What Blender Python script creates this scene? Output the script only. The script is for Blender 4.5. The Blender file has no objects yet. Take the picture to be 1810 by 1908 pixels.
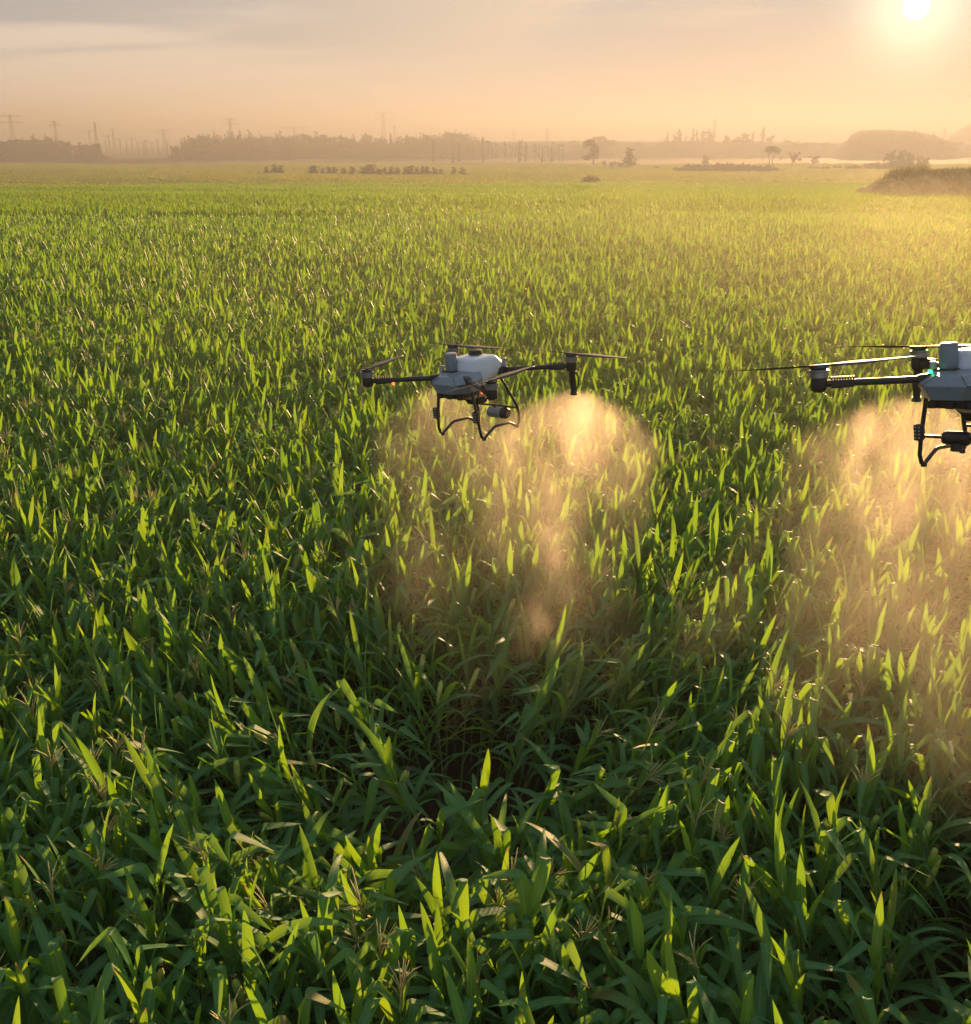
import bpy, bmesh, math, random
import numpy as np
from mathutils import Vector, Matrix, Euler

S = bpy.context.scene
C = S.collection
R = math.radians
rnd = random.Random(7)
nrg = np.random.default_rng(11)

# ------------------------------------------------------------------ camera, sky, sun, exposure
F = 1908.0                       # focal length in photograph pixels (1810 x 1908)
PITCH = R(20.1)
CAM = Vector((0, 0, 6.6))
cd = bpy.data.cameras.new('camera')
cam = bpy.data.objects.new('camera', cd)
C.objects.link(cam)
cam.location = CAM
cam.rotation_euler = (R(90) - PITCH, 0, 0)
cd.sensor_fit = 'HORIZONTAL'
cd.sensor_width = 36
cd.lens = 36 * F / 1810
cd.clip_start = 0.1
cd.clip_end = 9000
S.camera = cam

SUN_AZ, SUN_EL = R(20.8), R(5.8)          # to the right of +Y
sun_dir = Vector((math.sin(SUN_AZ) * math.cos(SUN_EL), math.cos(SUN_AZ) * math.cos(SUN_EL), math.sin(SUN_EL)))


class G:
    """small helper for wiring shader nodes"""
    def __init__(s, nt):
        s.nt = nt
        nt.nodes.clear()

    def n(s, t, ins=None, **kw):
        x = s.nt.nodes.new(t)
        for k, v in kw.items():
            setattr(x, k, v)
        for k, v in (ins or {}).items():
            s.put(x.inputs[k], v)
        return x

    def put(s, sock, v):
        if isinstance(v, bpy.types.NodeSocket):
            s.nt.links.new(v, sock)
        elif isinstance(v, bpy.types.Node):
            s.nt.links.new(v.outputs[0], sock)
        else:
            if hasattr(sock, 'default_value') and hasattr(sock.default_value, '__len__') and isinstance(v, (tuple, list)):
                v = tuple(v) + (1.0,) * (len(sock.default_value) - len(v))
            sock.default_value = v

    def m(s, op, a, b=0.0, c=None, clamp=False):
        x = s.n('ShaderNodeMath', operation=op, use_clamp=clamp)
        s.put(x.inputs[0], a)
        s.put(x.inputs[1], b)
        if c is not None:
            s.put(x.inputs[2], c)
        return x.outputs[0]

    def mix(s, f, a, b, mode='MIX'):
        x = s.n('ShaderNodeMix', data_type='RGBA', blend_type=mode)
        s.put(x.inputs[0], f)
        s.put(x.inputs[6], a)
        s.put(x.inputs[7], b)
        return x.outputs[2]

    def step(s, v, lo, hi):
        x = s.n('ShaderNodeMapRange', interpolation_type='SMOOTHSTEP')
        s.put(x.inputs[0], v)
        x.inputs[1].default_value = lo
        x.inputs[2].default_value = hi
        return x.outputs[0]


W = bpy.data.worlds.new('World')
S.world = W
W.use_nodes = True
g = G(W.node_tree)
sky = g.n('ShaderNodeTexSky', sky_type='NISHITA')
sky.sun_disc = False
sky.sun_elevation = SUN_EL
sky.sun_rotation = SUN_AZ
sky.altitude = 50
sky.air_density = 1.6
sky.dust_density = 0.2
sky.ozone_density = 1.5
tc = g.n('ShaderNodeTexCoord')
sep = g.n('ShaderNodeSeparateXYZ', {0: tc.outputs['Generated']})
elev = sep.outputs[2]
dot = g.n('ShaderNodeVectorMath', {0: tc.outputs['Generated']}, operation='DOT_PRODUCT')
dot.inputs[1].default_value = sun_dir
cs = dot.outputs['Value']
# thin evening cloud over the whole sky, grey-blue where it is thick
zc = g.m('MAXIMUM', elev, 0.02)
cx = g.m('DIVIDE', sep.outputs[0], g.m('ADD', zc, 0.12))
cy = g.m('DIVIDE', sep.outputs[1], g.m('ADD', zc, 0.12))
cv = g.n('ShaderNodeCombineXYZ', {0: cx, 1: cy, 2: 0.0})
mp = g.n('ShaderNodeMapping', {0: cv})
mp.inputs['Location'].default_value = (1.3, 0.35, 0)
mp.inputs['Rotation'].default_value = (0, 0, R(-9))
mp.inputs['Scale'].default_value = (0.45, 1.3, 1)
cn = g.n('ShaderNodeTexNoise', {'Vector': mp.outputs[0], 'Scale': 1.0, 'Detail': 6.0, 'Roughness': 0.52, 'Distortion': 0.4})
away = g.m('SUBTRACT', 1.0, g.step(cs, 0.93, 0.975))
amount = g.m('ADD', g.m('MULTIPLY_ADD', away, 0.30, -0.20), g.m('MULTIPLY', g.step(elev, 0.055, 0.125), 0.24))
cmask = g.m('MULTIPLY', g.step(g.m('ADD', cn.outputs[0], amount), 0.50, 0.70), g.step(elev, 0.03, 0.09))
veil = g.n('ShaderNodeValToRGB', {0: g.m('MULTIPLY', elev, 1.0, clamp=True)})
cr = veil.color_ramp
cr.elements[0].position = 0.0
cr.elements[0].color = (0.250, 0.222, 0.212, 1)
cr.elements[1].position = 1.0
cr.elements[1].color = (0.26, 0.47, 0.63, 1)  # overhead sky made brighter and bluer than the horizon, added fill for the corn
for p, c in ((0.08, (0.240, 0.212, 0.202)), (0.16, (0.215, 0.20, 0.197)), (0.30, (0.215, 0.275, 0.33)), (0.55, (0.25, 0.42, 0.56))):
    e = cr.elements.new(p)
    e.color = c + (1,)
sunny = g.m('POWER', g.m('MAXIMUM', cs, 0.0), 9.0)
base = g.mix(1.0, veil.outputs[0], g.mix(sunny, (1, 1, 1), (0.20, 0.32, 0.60)), 'MULTIPLY')
base = g.mix(1.0, g.mix(1.0, sky.outputs[0], (0.0122, 0.0135, 0.0155), 'MULTIPLY'), base, 'ADD')
cloudy = g.mix(g.m('MULTIPLY', cmask, 0.95), base, g.mix(sunny, (0.135, 0.150, 0.162), (0.33, 0.26, 0.18)))
aur = g.m('POWER', g.m('MAXIMUM', cs, 0.0), 170.0)
aur2 = g.m('POWER', g.m('MAXIMUM', cs, 0.0), 1300.0)
glow = g.mix(1.0, g.mix(aur, (0, 0, 0), (0.02, 0.028, 0.02)), g.mix(aur2, (0, 0, 0), (0.27, 0.28, 0.18)), 'ADD')
disc = g.step(cs, math.cos(R(0.62)), math.cos(R(0.30)))
glow = g.mix(1.0, glow, g.mix(disc, (0, 0, 0), (4.0, 3.8, 3.1)), 'ADD')
# the Nishita sky shines through at about 0.0135 per unit, behind the bright veil of evening haze, with blue fill added overhead
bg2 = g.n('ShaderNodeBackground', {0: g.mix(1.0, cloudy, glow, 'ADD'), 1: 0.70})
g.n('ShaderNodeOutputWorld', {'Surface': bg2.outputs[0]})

sl = bpy.data.lights.new('sun', 'SUN')
sl.energy = 5.0
sl.angle = R(0.53)
sl.color = (1.0, 0.60, 0.27)
so = bpy.data.objects.new('sun', sl)
C.objects.link(so)
so.rotation_euler = sun_dir.to_track_quat('Z', 'Y').to_euler()

S.view_settings.view_transform = 'Standard'
S.view_settings.look = 'None'
S.view_settings.exposure = 1.95
S.view_settings.gamma = 1.0
S.view_settings.use_curve_mapping = False
S.cycles.use_denoising = True
S.cycles.max_bounces = 8
S.cycles.diffuse_bounces = 6
S.cycles.glossy_bounces = 2
S.cycles.transmission_bounces = 4
S.cycles.transparent_max_bounces = 8
S.cycles.volume_bounces = 1
S.cycles.volume_max_steps = 64
S.cycles.sample_clamp_indirect = 4.0

# ------------------------------------------------------------------ helpers


def tag(o, label=None, cat=None, group=None, kind=None):
    if label: o['label'] = label
    if cat: o['category'] = cat
    if group: o['group'] = group
    if kind: o['kind'] = kind
    return o


def link(name, data, parent=None, mat=None):
    o = bpy.data.objects.new(name, data)
    C.objects.link(o)
    if parent is not None:
        o.parent = parent
    if mat is not None and data is not None and len(data.materials) == 0:
        data.materials.append(mat)
    return o


def empty(name, loc=(0, 0, 0), rot=(0, 0, 0)):
    o = bpy.data.objects.new(name, None)
    o.empty_display_size = 0.2
    C.objects.link(o)
    o.location = loc
    o.rotation_euler = rot
    return o


def raw_mesh(name, V, Fc, uv=None, mats=(), mi=None, smooth=True):
    me = bpy.data.meshes.new(name)
    V = np.asarray(V, dtype=np.float32)
    nl = [len(f) for f in Fc] if not isinstance(Fc, np.ndarray) else np.full(len(Fc), Fc.shape[1])
    nl = np.asarray(nl, dtype=np.int32)
    idx = np.concatenate([np.asarray(f, dtype=np.int32) for f in Fc]) if not isinstance(Fc, np.ndarray) else Fc.astype(np.int32).ravel()
    me.vertices.add(len(V))
    me.vertices.foreach_set('co', V.ravel())
    me.loops.add(len(idx))
    me.loops.foreach_set('vertex_index', idx)
    me.polygons.add(len(nl))
    st = np.zeros(len(nl), dtype=np.int32)
    st[1:] = np.cumsum(nl)[:-1]
    me.polygons.foreach_set('loop_start', st)
    me.polygons.foreach_set('loop_total', nl)
    if mi is not None:
        me.polygons.foreach_set('material_index', np.asarray(mi, dtype=np.int32))
    me.polygons.foreach_set('use_smooth', np.full(len(nl), smooth))
    if uv is not None:
        l = me.uv_layers.new(name='UVMap')
        l.data.foreach_set('uv', np.asarray(uv, dtype=np.float32)[idx].ravel())
    for m in mats:
        me.materials.append(m)
    me.update(calc_edges=True)
    me.validate()
    return me


class MB:
    """collects pieces into one mesh"""
    def __init__(s):
        s.bm = bmesh.new()

    def box(s, c, d, rot=None, bevel=0.0):
        r = bmesh.ops.create_cube(s.bm, size=1.0)
        M = Matrix.Translation(c) @ (Euler(rot).to_matrix().to_4x4() if rot else Matrix()) @ Matrix.Diagonal((d[0], d[1], d[2], 1))
        bmesh.ops.transform(s.bm, matrix=M, verts=r['verts'])
        if bevel:
            es = list({e for v in r['verts'] for e in v.link_edges})
            bmesh.ops.bevel(s.bm, geom=es, offset=bevel, segments=2, affect='EDGES', profile=0.6)
        return s

    def hull(s, pts, bevel=0.0, seg=2):
        b = bmesh.new()
        for p in pts:
            b.verts.new(p)
        r = bmesh.ops.convex_hull(b, input=b.verts)
        junk = [x for x in r['geom_interior'] + r['geom_unused'] if isinstance(x, bmesh.types.BMVert)]
        bmesh.ops.delete(b, geom=list(set(junk)), context='VERTS')
        bmesh.ops.dissolve_limit(b, angle_limit=R(4), verts=b.verts, edges=b.edges)
        if bevel:
            bmesh.ops.bevel(b, geom=list(b.edges), offset=bevel, segments=seg, affect='EDGES', profile=0.5, clamp_overlap=True)
        bmesh.ops.recalc_face_normals(b, faces=b.faces)
        t = bpy.data.meshes.new('t')
        b.to_mesh(t)
        b.free()
        s.bm.from_mesh(t)
        bpy.data.meshes.remove(t)
        return s

    def tube(s, pts, rad, n=10, cap=True):
        pts = [Vector(p) for p in pts]
        rads = rad if isinstance(rad, (list, tuple)) else [rad] * len(pts)
        rings = []
        up = None
        for i, p in enumerate(pts):
            t = (pts[min(i + 1, len(pts) - 1)] - pts[max(i - 1, 0)]).normalized()
            if up is None:
                up = Vector((0, 0, 1)) if abs(t.z) < 0.9 else Vector((1, 0, 0))
            a = t.cross(up).normalized()
            b = a.cross(t).normalized()
            up = b
            rings.append([s.bm.verts.new(p + (a * math.cos(2 * math.pi * k / n) + b * math.sin(2 * math.pi * k / n)) * rads[i]) for k in range(n)])
        for i in range(len(rings) - 1):
            for k in range(n):
                f = s.bm.faces.new((rings[i][k], rings[i][(k + 1) % n], rings[i + 1][(k + 1) % n], rings[i + 1][k]))
                f.smooth = True
        if cap:
            s.bm.faces.new(rings[0][::-1])
            s.bm.faces.new(rings[-1])
        return s

    def lathe(s, prof, c=(0, 0, 0), n=24, M=None):
        """prof: (radius, z) from bottom to top, closed with caps"""
        rings = []
        for r, z in prof:
            ring = []
            for k in range(n):
                p = Vector((r * math.cos(2 * math.pi * k / n), r * math.sin(2 * math.pi * k / n), z))
                if M is not None:
                    p = M @ p
                ring.append(s.bm.verts.new(p + Vector(c)))
            rings.append(ring)
        for i in range(len(rings) - 1):
            for k in range(n):
                f = s.bm.faces.new((rings[i][k], rings[i][(k + 1) % n], rings[i + 1][(k + 1) % n], rings[i + 1][k]))
                f.smooth = True
        s.bm.faces.new(rings[0][::-1])
        s.bm.faces.new(rings[-1])
        return s

    def build(s, name, mat, parent=None, loc=None, smooth_angle=35):
        me = bpy.data.meshes.new(name)
        bmesh.ops.recalc_face_normals(s.bm, faces=s.bm.faces)
        for e in s.bm.edges:
            if len(e.link_faces) == 2 and e.calc_face_angle(0) > R(smooth_angle):
                e.smooth = False
        for f in s.bm.faces:
            f.smooth = True
        s.bm.to_mesh(me)
        s.bm.free()
        me.materials.append(mat)
        o = link(name, me, parent)
        if loc is not None:
            o.location = loc
        return o


def ray(px, py):
    u, v = (px - 905) / F, (954 - py) / F
    return Vector((u, math.cos(PITCH) + v * math.sin(PITCH), -math.sin(PITCH) + v * math.cos(PITCH)))


# terrain: flat under the near crop, falling gently to a plain
TY = np.array([-400, 0, 30, 55, 100, 150, 200, 250, 320, 400, 550, 800, 1100, 1500, 2000, 2600, 4000.])
TZ = np.array([0, 0, 0, -.05, -.8, -2.3, -3.85, -5.2, -6.0, -6.9, -8.3, -9.6, -11.2, -12.4, -12.4, -12.2, -12.])


def zg(y):
    y = np.asarray(y, dtype=float)
    i = np.clip(np.searchsorted(TY, y, side='right') - 1, 0, len(TY) - 2)
    d = np.gradient(TZ, TY)
    h = TY[i + 1] - TY[i]
    t = np.clip((y - TY[i]) / h, 0, 1)
    return ((2 * t**3 - 3 * t**2 + 1) * TZ[i] + (t**3 - 2 * t**2 + t) * h * d[i] + (-2 * t**3 + 3 * t**2) * TZ[i + 1] + (t**3 - t**2) * h * d[i + 1])


def on_ground(px, py, lo=258.0, hi=1300.0):
    """where the sight line of a photograph pixel meets the plain; returns (x, y, z, metres per photo pixel)"""
    d = ray(px, py)
    ys = np.linspace(lo, hi, 4000)
    zr = CAM.z + ys * d.z / d.y
    k = int(np.argmax(zr <= zg(ys))) if (zr <= zg(ys)).any() else len(ys) - 1
    y = float(ys[k])
    return d.x / d.y * y, y, float(zg(y)), y * math.cos(PITCH) / F / (math.cos(PITCH) ** 2) * 1.0


def at_depth(px, y):
    d = ray(px, 270)
    return d.x / d.y * y, y, float(zg(y))


def height_for(py, y):
    """world z that appears on photo row py at depth y"""
    d = ray(905, py)
    return CAM.z + y * d.z / d.y


# ------------------------------------------------------------------ materials
def mat(name):
    m = bpy.data.materials.new(name)
    m.use_nodes = True
    return m, G(m.node_tree)


def simple(name, col, rough=0.5, metal=0.0, noise=0.12, scale=30.0, bump=0.0, spec=0.5):
    m, g = mat(name)
    tx = g.n('ShaderNodeTexCoord')
    nz = g.n('ShaderNodeTexNoise', {'Vector': tx.outputs['Object'], 'Scale': scale, 'Detail': 5.0, 'Roughness': 0.6})
    f = g.step(nz.outputs[0], 0.3, 0.7)
    cc = g.mix(f, tuple(c * (1 - noise) for c in col), tuple(min(1, c * (1 + noise)) for c in col))
    b = g.n('ShaderNodeBsdfPrincipled', {'Base Color': cc, 'Metallic': metal, 'Specular IOR Level': spec})
    g.put(b.inputs['Roughness'], g.m('MULTIPLY_ADD', f, 0.14, rough - 0.07))
    if bump:
        bp = g.n('ShaderNodeBump', {'Height': nz.outputs[0], 'Strength': bump, 'Distance': 0.01})
        g.put(b.inputs['Normal'], bp.outputs[0])
    g.n('ShaderNodeOutputMaterial', {'Surface': b.outputs[0]})
    return m


def leaf_material(name, dark, light, trans, tf=0.45, far=False):
    m, g = mat(name)
    oi = g.n('ShaderNodeObjectInfo')
    geo = g.n('ShaderNodeNewGeometry')
    uvn = g.n('ShaderNodeUVMap', uv_map='UVMap')
    uv = g.n('ShaderNodeSeparateXYZ', {0: uvn.outputs[0]})
    u, v = uv.outputs[0], uv.outputs[1]
    r1 = geo.outputs['Random Per Island']
    isl = g.m('FRACT', g.m('ADD', r1, g.m('MULTIPLY', oi.outputs['Random'], 7.31)))
    isl2 = g.m('FRACT', g.m('MULTIPLY', isl, 13.7))
    pos = geo.outputs['Position']
    blot = g.n('ShaderNodeTexNoise', {'Vector': pos, 'Scale': 0.09, 'Detail': 2.0})
    c = g.mix(isl, dark, light)
    c = g.mix(g.step(blot.outputs[0], 0.35, 0.65), c, g.mix(0.5, c, light))
    t = g.mix(isl2, trans, tuple(x * y for x, y in zip(trans, (1.35, 1.08, 0.8))))
    if not far:
        # pale midrib, fine parallel veins, yellowing tip and some dry patches
        mid = g.m('SUBTRACT', 1.0, g.step(g.m('ABSOLUTE', g.m('SUBTRACT', u, 0.5)), 0.03, 0.075))
        mid = g.m('MULTIPLY', mid, g.m('SUBTRACT', 1.0, g.m('MULTIPLY', v, 0.75)))
        ve = g.n('ShaderNodeTexWave', {'Vector': uvn.outputs[0], 'Scale': 9.0, 'Distortion': 0.6, 'Detail': 2.0}, bands_direction='X')
        c = g.mix(g.m('MULTIPLY', ve.outputs[0], 0.22), c, light)
        c = g.mix(g.m('MULTIPLY', mid, 0.9), c, (0.30, 0.40, 0.24))
        t = g.mix(g.m('MULTIPLY', ve.outputs[0], 0.2), t, tuple(x * 0.7 for x in trans))
        dn = g.n('ShaderNodeTexNoise', {'Vector': pos, 'Scale': 9.0, 'Detail': 4.0})
        tip = g.m('ADD', v, g.m('MULTIPLY', dn.outputs[0], 0.35))
        tip = g.m('ADD', tip, g.m('MULTIPLY', isl2, 0.28))
        dry = g.step(tip, 1.30, 1.42)
        c = g.mix(dry, c, (0.30, 0.20, 0.09))
        t = g.mix(dry, t, (0.30, 0.18, 0.05))
        old = g.m('MULTIPLY', g.step(isl, 0.955, 0.975), g.step(dn.outputs[0], 0.35, 0.6))
        c = g.mix(old, c, (0.26, 0.20, 0.07))
    b = g.n('ShaderNodeBsdfPrincipled', {'Base Color': c, 'Roughness': 0.52 if far else 0.46, 'Specular IOR Level': 0.12 if far else 0.32})
    if not far:
        bp = g.n('ShaderNodeBump', {'Height': ve.outputs[0], 'Strength': 0.25, 'Distance': 0.004})
        g.put(b.inputs['Normal'], bp.outputs[0])
    tl = g.n('ShaderNodeBsdfTranslucent', {'Color': t})
    mx = g.n('ShaderNodeMixShader', {0: tf, 1: b.outputs[0], 2: tl.outputs[0]})
    g.n('ShaderNodeOutputMaterial', {'Surface': mx.outputs[0]})
    return m


M_leaf = leaf_material('corn_leaf', (0.040, 0.165, 0.066), (0.095, 0.265, 0.080), (0.21, 0.41, 0.012), 0.5)
M_leaf_far = leaf_material('corn_leaf_far', (0.046, 0.155, 0.030), (0.100, 0.240, 0.036), (0.20, 0.37, 0.011), 0.50, far=True)
M_meadow = leaf_material('meadow_grass', (0.085, 0.120, 0.026), (0.17, 0.18, 0.04), (0.36, 0.46, 0.04), 0.55, far=True)
M_stalk = simple('corn_stalk', (0.10, 0.15, 0.045), 0.55, noise=0.3, scale=18)
M_tassel = simple('corn_tassel', (0.44, 0.38, 0.15), 0.8, noise=0.25, scale=25)
M_husk = simple('corn_husk', (0.40, 0.48, 0.10), 0.55, noise=0.25, scale=14)
M_silk = simple('corn_silk', (0.14, 0.06, 0.03), 0.8, noise=0.3, scale=40)
M_soil = simple('soil', (0.045, 0.032, 0.02), 0.9, noise=0.4, scale=3)
M_bark = simple('bark', (0.06, 0.05, 0.04), 0.9, noise=0.3, scale=4)
M_steel = simple('galvanised_steel', (0.20, 0.20, 0.21), 0.6, metal=0.3, scale=2)


def crown_material(name, col):
    m, g = mat(name)
    geo = g.n('ShaderNodeNewGeometry')
    oi = g.n('ShaderNodeObjectInfo')
    c = g.mix(geo.outputs['Random Per Island'], tuple(x * 0.65 for x in col), tuple(x * 1.35 for x in col))
    c = g.mix(g.m('MULTIPLY', oi.outputs['Random'], 0.35), c, tuple(x * y for x, y in zip(col, (1.5, 1.1, 0.9))))
    b = g.n('ShaderNodeBsdfPrincipled', {'Base Color': c, 'Roughness': 0.7, 'Specular IOR Level': 0.2})
    t = g.n('ShaderNodeBsdfTranslucent', {'Color': tuple(x * 1.2 for x in col)})
    mx = g.n('ShaderNodeMixShader', {0: 0.25, 1: b.outputs[0], 2: t.outputs[0]})
    g.n('ShaderNodeOutputMaterial', {'Surface': mx.outputs[0]})
    return m


M_broad = crown_material('broadleaf_crown', (0.050, 0.075, 0.025))
M_conif = crown_material('conifer_crown', (0.035, 0.055, 0.028))
M_shrub = crown_material('shrub_leaves', (0.065, 0.085, 0.025))
M_drygrass = crown_material('tall_grass', (0.16, 0.15, 0.04))

M_grey = simple('grey_shell', (0.165, 0.21, 0.27), 0.34, noise=0.06, scale=60)
M_grey_light = simple('light_grey_plastic', (0.30, 0.32, 0.34), 0.45, noise=0.06, scale=60)
M_white = simple('white_tank_plastic', (0.56, 0.63, 0.73), 0.38, noise=0.05, scale=20)
M_carbon = simple('carbon_tube', (0.022, 0.021, 0.021), 0.42, noise=0.25, scale=90)
M_black = simple('black_plastic', (0.016, 0.016, 0.017), 0.5, noise=0.2, scale=70)
M_alu = simple('motor_metal', (0.27, 0.28, 0.30), 0.38, metal=0.7, noise=0.1, scale=60)
M_blade = simple('propeller_blade', (0.06, 0.055, 0.05), 0.62, noise=0.15, scale=40)
M_tan = simple('tinted_spray_tank', (0.62, 0.50, 0.38), 0.4, noise=0.08, scale=20)
M_orange = simple('orange_hose', (0.55, 0.10, 0.03), 0.5)


def lamp_material(name, col, e):
    m, g = mat(name)
    em = g.n('ShaderNodeEmission', {'Color': col, 'Strength': e})
    g.n('ShaderNodeOutputMaterial', {'Surface': em.outputs[0]})
    return m


M_red = lamp_material('red_status_light', (1.0, 0.06, 0.02), 2.2)
M_green = lamp_material('green_status_light', (0.02, 1.0, 0.22), 2.0)

# ------------------------------------------------------------------ ground and far land
YEND = lambda x: 268 + 16 * math.sin(x * 0.021 + 0.5) + 9 * math.sin(x * 0.067) + 5 * math.sin(x * 0.19)
mg, g = mat('ground')
geo = g.n('ShaderNodeNewGeometry')
sp = g.n('ShaderNodeSeparateXYZ', {0: geo.outputs['Position']})
yy = sp.outputs[1]
n1 = g.n('ShaderNodeTexNoise', {'Vector': geo.outputs['Position'], 'Scale': 2.2, 'Detail': 6.0})
soil = g.mix(n1.outputs[0], (0.018, 0.013, 0.008), (0.055, 0.040, 0.024))
mp = g.n('ShaderNodeMapping', {0: geo.outputs['Position']})
mp.inputs['Scale'].default_value = (0.0022, 0.011, 1)
n2 = g.n('ShaderNodeTexNoise', {'Vector': mp.outputs[0], 'Scale': 1.0, 'Detail': 3.0, 'Roughness': 0.5})
n3 = g.n('ShaderNodeTexNoise', {'Vector': geo.outputs['Position'], 'Scale': 0.5, 'Detail': 6.0, 'Roughness': 0.65})
ramp = g.n('ShaderNodeValToRGB', {0: n2.outputs[0]})
e = ramp.color_ramp.elements
e[0].position = 0.30; e[0].color = (0.055, 0.095, 0.018, 1)
e[1].position = 0.72; e[1].color = (0.20, 0.18, 0.06, 1)
for p, c in ((0.42, (0.10, 0.14, 0.024)), (0.50, (0.14, 0.17, 0.03)), (0.58, (0.08, 0.12, 0.022)), (0.63, (0.15, 0.13, 0.06))):
    q = e.new(p); q.color = c + (1,)
grass = g.mix(n3.outputs[0], g.mix(0.45, ramp.outputs[0], (0.04, 0.06, 0.012)), ramp.outputs[0])
gc = g.mix(g.step(yy, 235, 246), soil, g.mix(1.0, grass, (0.6, 0.6, 0.6), 'MULTIPLY'))
b = g.n('ShaderNodeBsdfPrincipled', {'Base Color': gc, 'Roughness': 0.9, 'Specular IOR Level': 0.15})
bp = g.n('ShaderNodeBump', {'Height': n3.outputs[0], 'Strength': 0.6, 'Distance': 0.25})
g.put(b.inputs['Normal'], bp.outputs[0])
g.n('ShaderNodeOutputMaterial', {'Surface': b.outputs[0]})

ysg = np.concatenate([np.arange(-60, 60, 6), np.arange(60, 420, 10), np.arange(420, 1000, 30), np.linspace(1000, 2600, 30)])
xsg = np.concatenate([np.linspace(-1750, -320, 18), np.arange(-300, 301, 15), np.linspace(320, 1750, 18)])
XX, YY = np.meshgrid(xsg, ysg)
far_w = np.clip((YY - 260) / 200, 0, 1)
ZZ = zg(YY) + far_w * (0.5 * np.sin(XX * 0.013 + YY * 0.004) + 0.4 * np.sin(XX * 0.031 - YY * 0.017))
V = np.stack([XX, YY, ZZ], -1).reshape(-1, 3)
nx = len(xsg)
Fi = []
for j in range(len(ysg) - 1):
    a = j * nx + np.arange(nx - 1)
    Fi.append(np.stack([a, a + 1, a + nx + 1, a + nx], -1))
ground = link('ground', raw_mesh('ground', V, np.concatenate(Fi), mats=(mg,)))
tag(ground, kind='structure')


def hill_mesh(name, px0, px1, y, prof, depth, m, kind='structure', ny=9):
    """a long low hill: prof lists (photo x, photo y of its top) at depth y"""
    xs = np.linspace(px0, px1, 70)
    tops = np.array([height_for(p, y) for p in np.interp(xs, [a for a, _ in prof], [b for _, b in prof])])
    wx = np.array([at_depth(p, y)[0] for p in xs])
    V, Fq = [], []
    for j in range(ny):
        t = -1 + 2 * j / (ny - 1)
        yy_ = y + t * depth
        base = zg(yy_) - 3
        f = math.cos(t * math.pi / 2) ** 1.3 if abs(t) < 1 else 0
        for k in range(len(xs)):
            wob = 0.06 * math.sin(k * 0.9 + j) + 0.05 * math.sin(k * 2.3 + j * 2)
            V.append((wx[k] * yy_ / y, yy_, base + (tops[k] - base) * f * (1 + (wob if abs(t) > .1 else 0) * .5)))
    n = len(xs)
    for j in range(ny - 1):
        for k in range(n - 1):
            Fq.append((j * n + k, j * n + k + 1, (j + 1) * n + k + 1, (j + 1) * n + k))
    o = link(name, raw_mesh(name, V, Fq, mats=(m,)))
    tag(o, kind=kind)
    return o


M_hill = simple('hill_grass', (0.075, 0.085, 0.03), 0.95, noise=0.4, scale=0.05)
M_hillwood = simple('hill_woodland', (0.04, 0.055, 0.022), 0.95, noise=0.5, scale=0.3, bump=1.0)
hill_mesh('hills', 700, 1900, 1080, [(700, 275), (850, 266), (950, 263), (1050, 262), (1400, 262), (1560, 264), (1640, 268), (1760, 266), (1900, 264)], 110, M_hill)
hill_mesh('hills', 1545, 1800, 980, [(1545, 285), (1575, 266), (1585, 250), (1600, 243), (1650, 241), (1700, 244), (1740, 251), (1765, 262), (1785, 275), (1800, 285)], 70, M_hillwood)
hill_mesh('mountain', 1735, 2100, 1500, [(1735, 275), (1760, 256), (1785, 238), (1810, 224), (1850, 223), (1900, 226), (1960, 232), (2030, 245), (2100, 272)], 200, M_hillwood)

# ------------------------------------------------------------------ corn
def leaf_shape(r, L, Wd, e0, curve, kp=None, kang=0.0, twist=0.0, n=10):
    t = np.linspace(0, 1, n + 1)
    if kp is not None:
        t = np.sort(np.concatenate([t[:-2], [kp - 0.025, kp + 0.025, 1.0]]))
        n = len(t) - 1
    wid = Wd * np.interp(t, [0, .08, .28, .5, .7, .85, .95, 1], [.45, .72, 1, .98, .80, .50, .22, .015])
    p = np.zeros(3)
    pts, tang = [], []
    for i, a in enumerate(t):
        e = e0 - curve * a ** 1.4
        if kp is not None and a > kp:
            e -= kang
        d = np.array([math.cos(e), 0, math.sin(e)])
        if i:
            p = p + (d + tang[-1]) * 0.5 * (a - t[i - 1]) * L
        pts.append(p.copy())
        tang.append(d)
    V, UV = [], []
    ph, fr, am = r.uniform(0, 6), r.uniform(14, 24), r.uniform(.05, .16)
    side0 = r.uniform(-.12, .12)
    for i, a in enumerate(t):
        T = tang[i]
        N = np.array([-T[2], 0, T[0]])
        th = twist * a
        side = np.array([0, 1.0, 0]) * math.cos(th) + N * math.sin(th)
        nn = -np.array([0, 1.0, 0]) * math.sin(th) + N * math.cos(th)
        c = pts[i] + np.array([0, side0 * a * a * L, 0])
        fold = 0.34 * (1 - 0.6 * a)
        wl, wr = am * math.sin(fr * a + ph), am * math.sin(fr * a * 1.13 + ph + 2)
        h = wid[i] / 2
        V += [c - side * h + nn * h * (fold + wl), c, c + side * h + nn * h * (fold + wr)]
        UV += [(0, a), (.5, a), (1, a)]
    Fq = []
    for i in range(n):
        k = i * 3
        Fq += [(k, k + 1, k + 4, k + 3), (k + 1, k + 2, k + 5, k + 4)]
    return np.array(V), Fq, np.array(UV)


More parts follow.
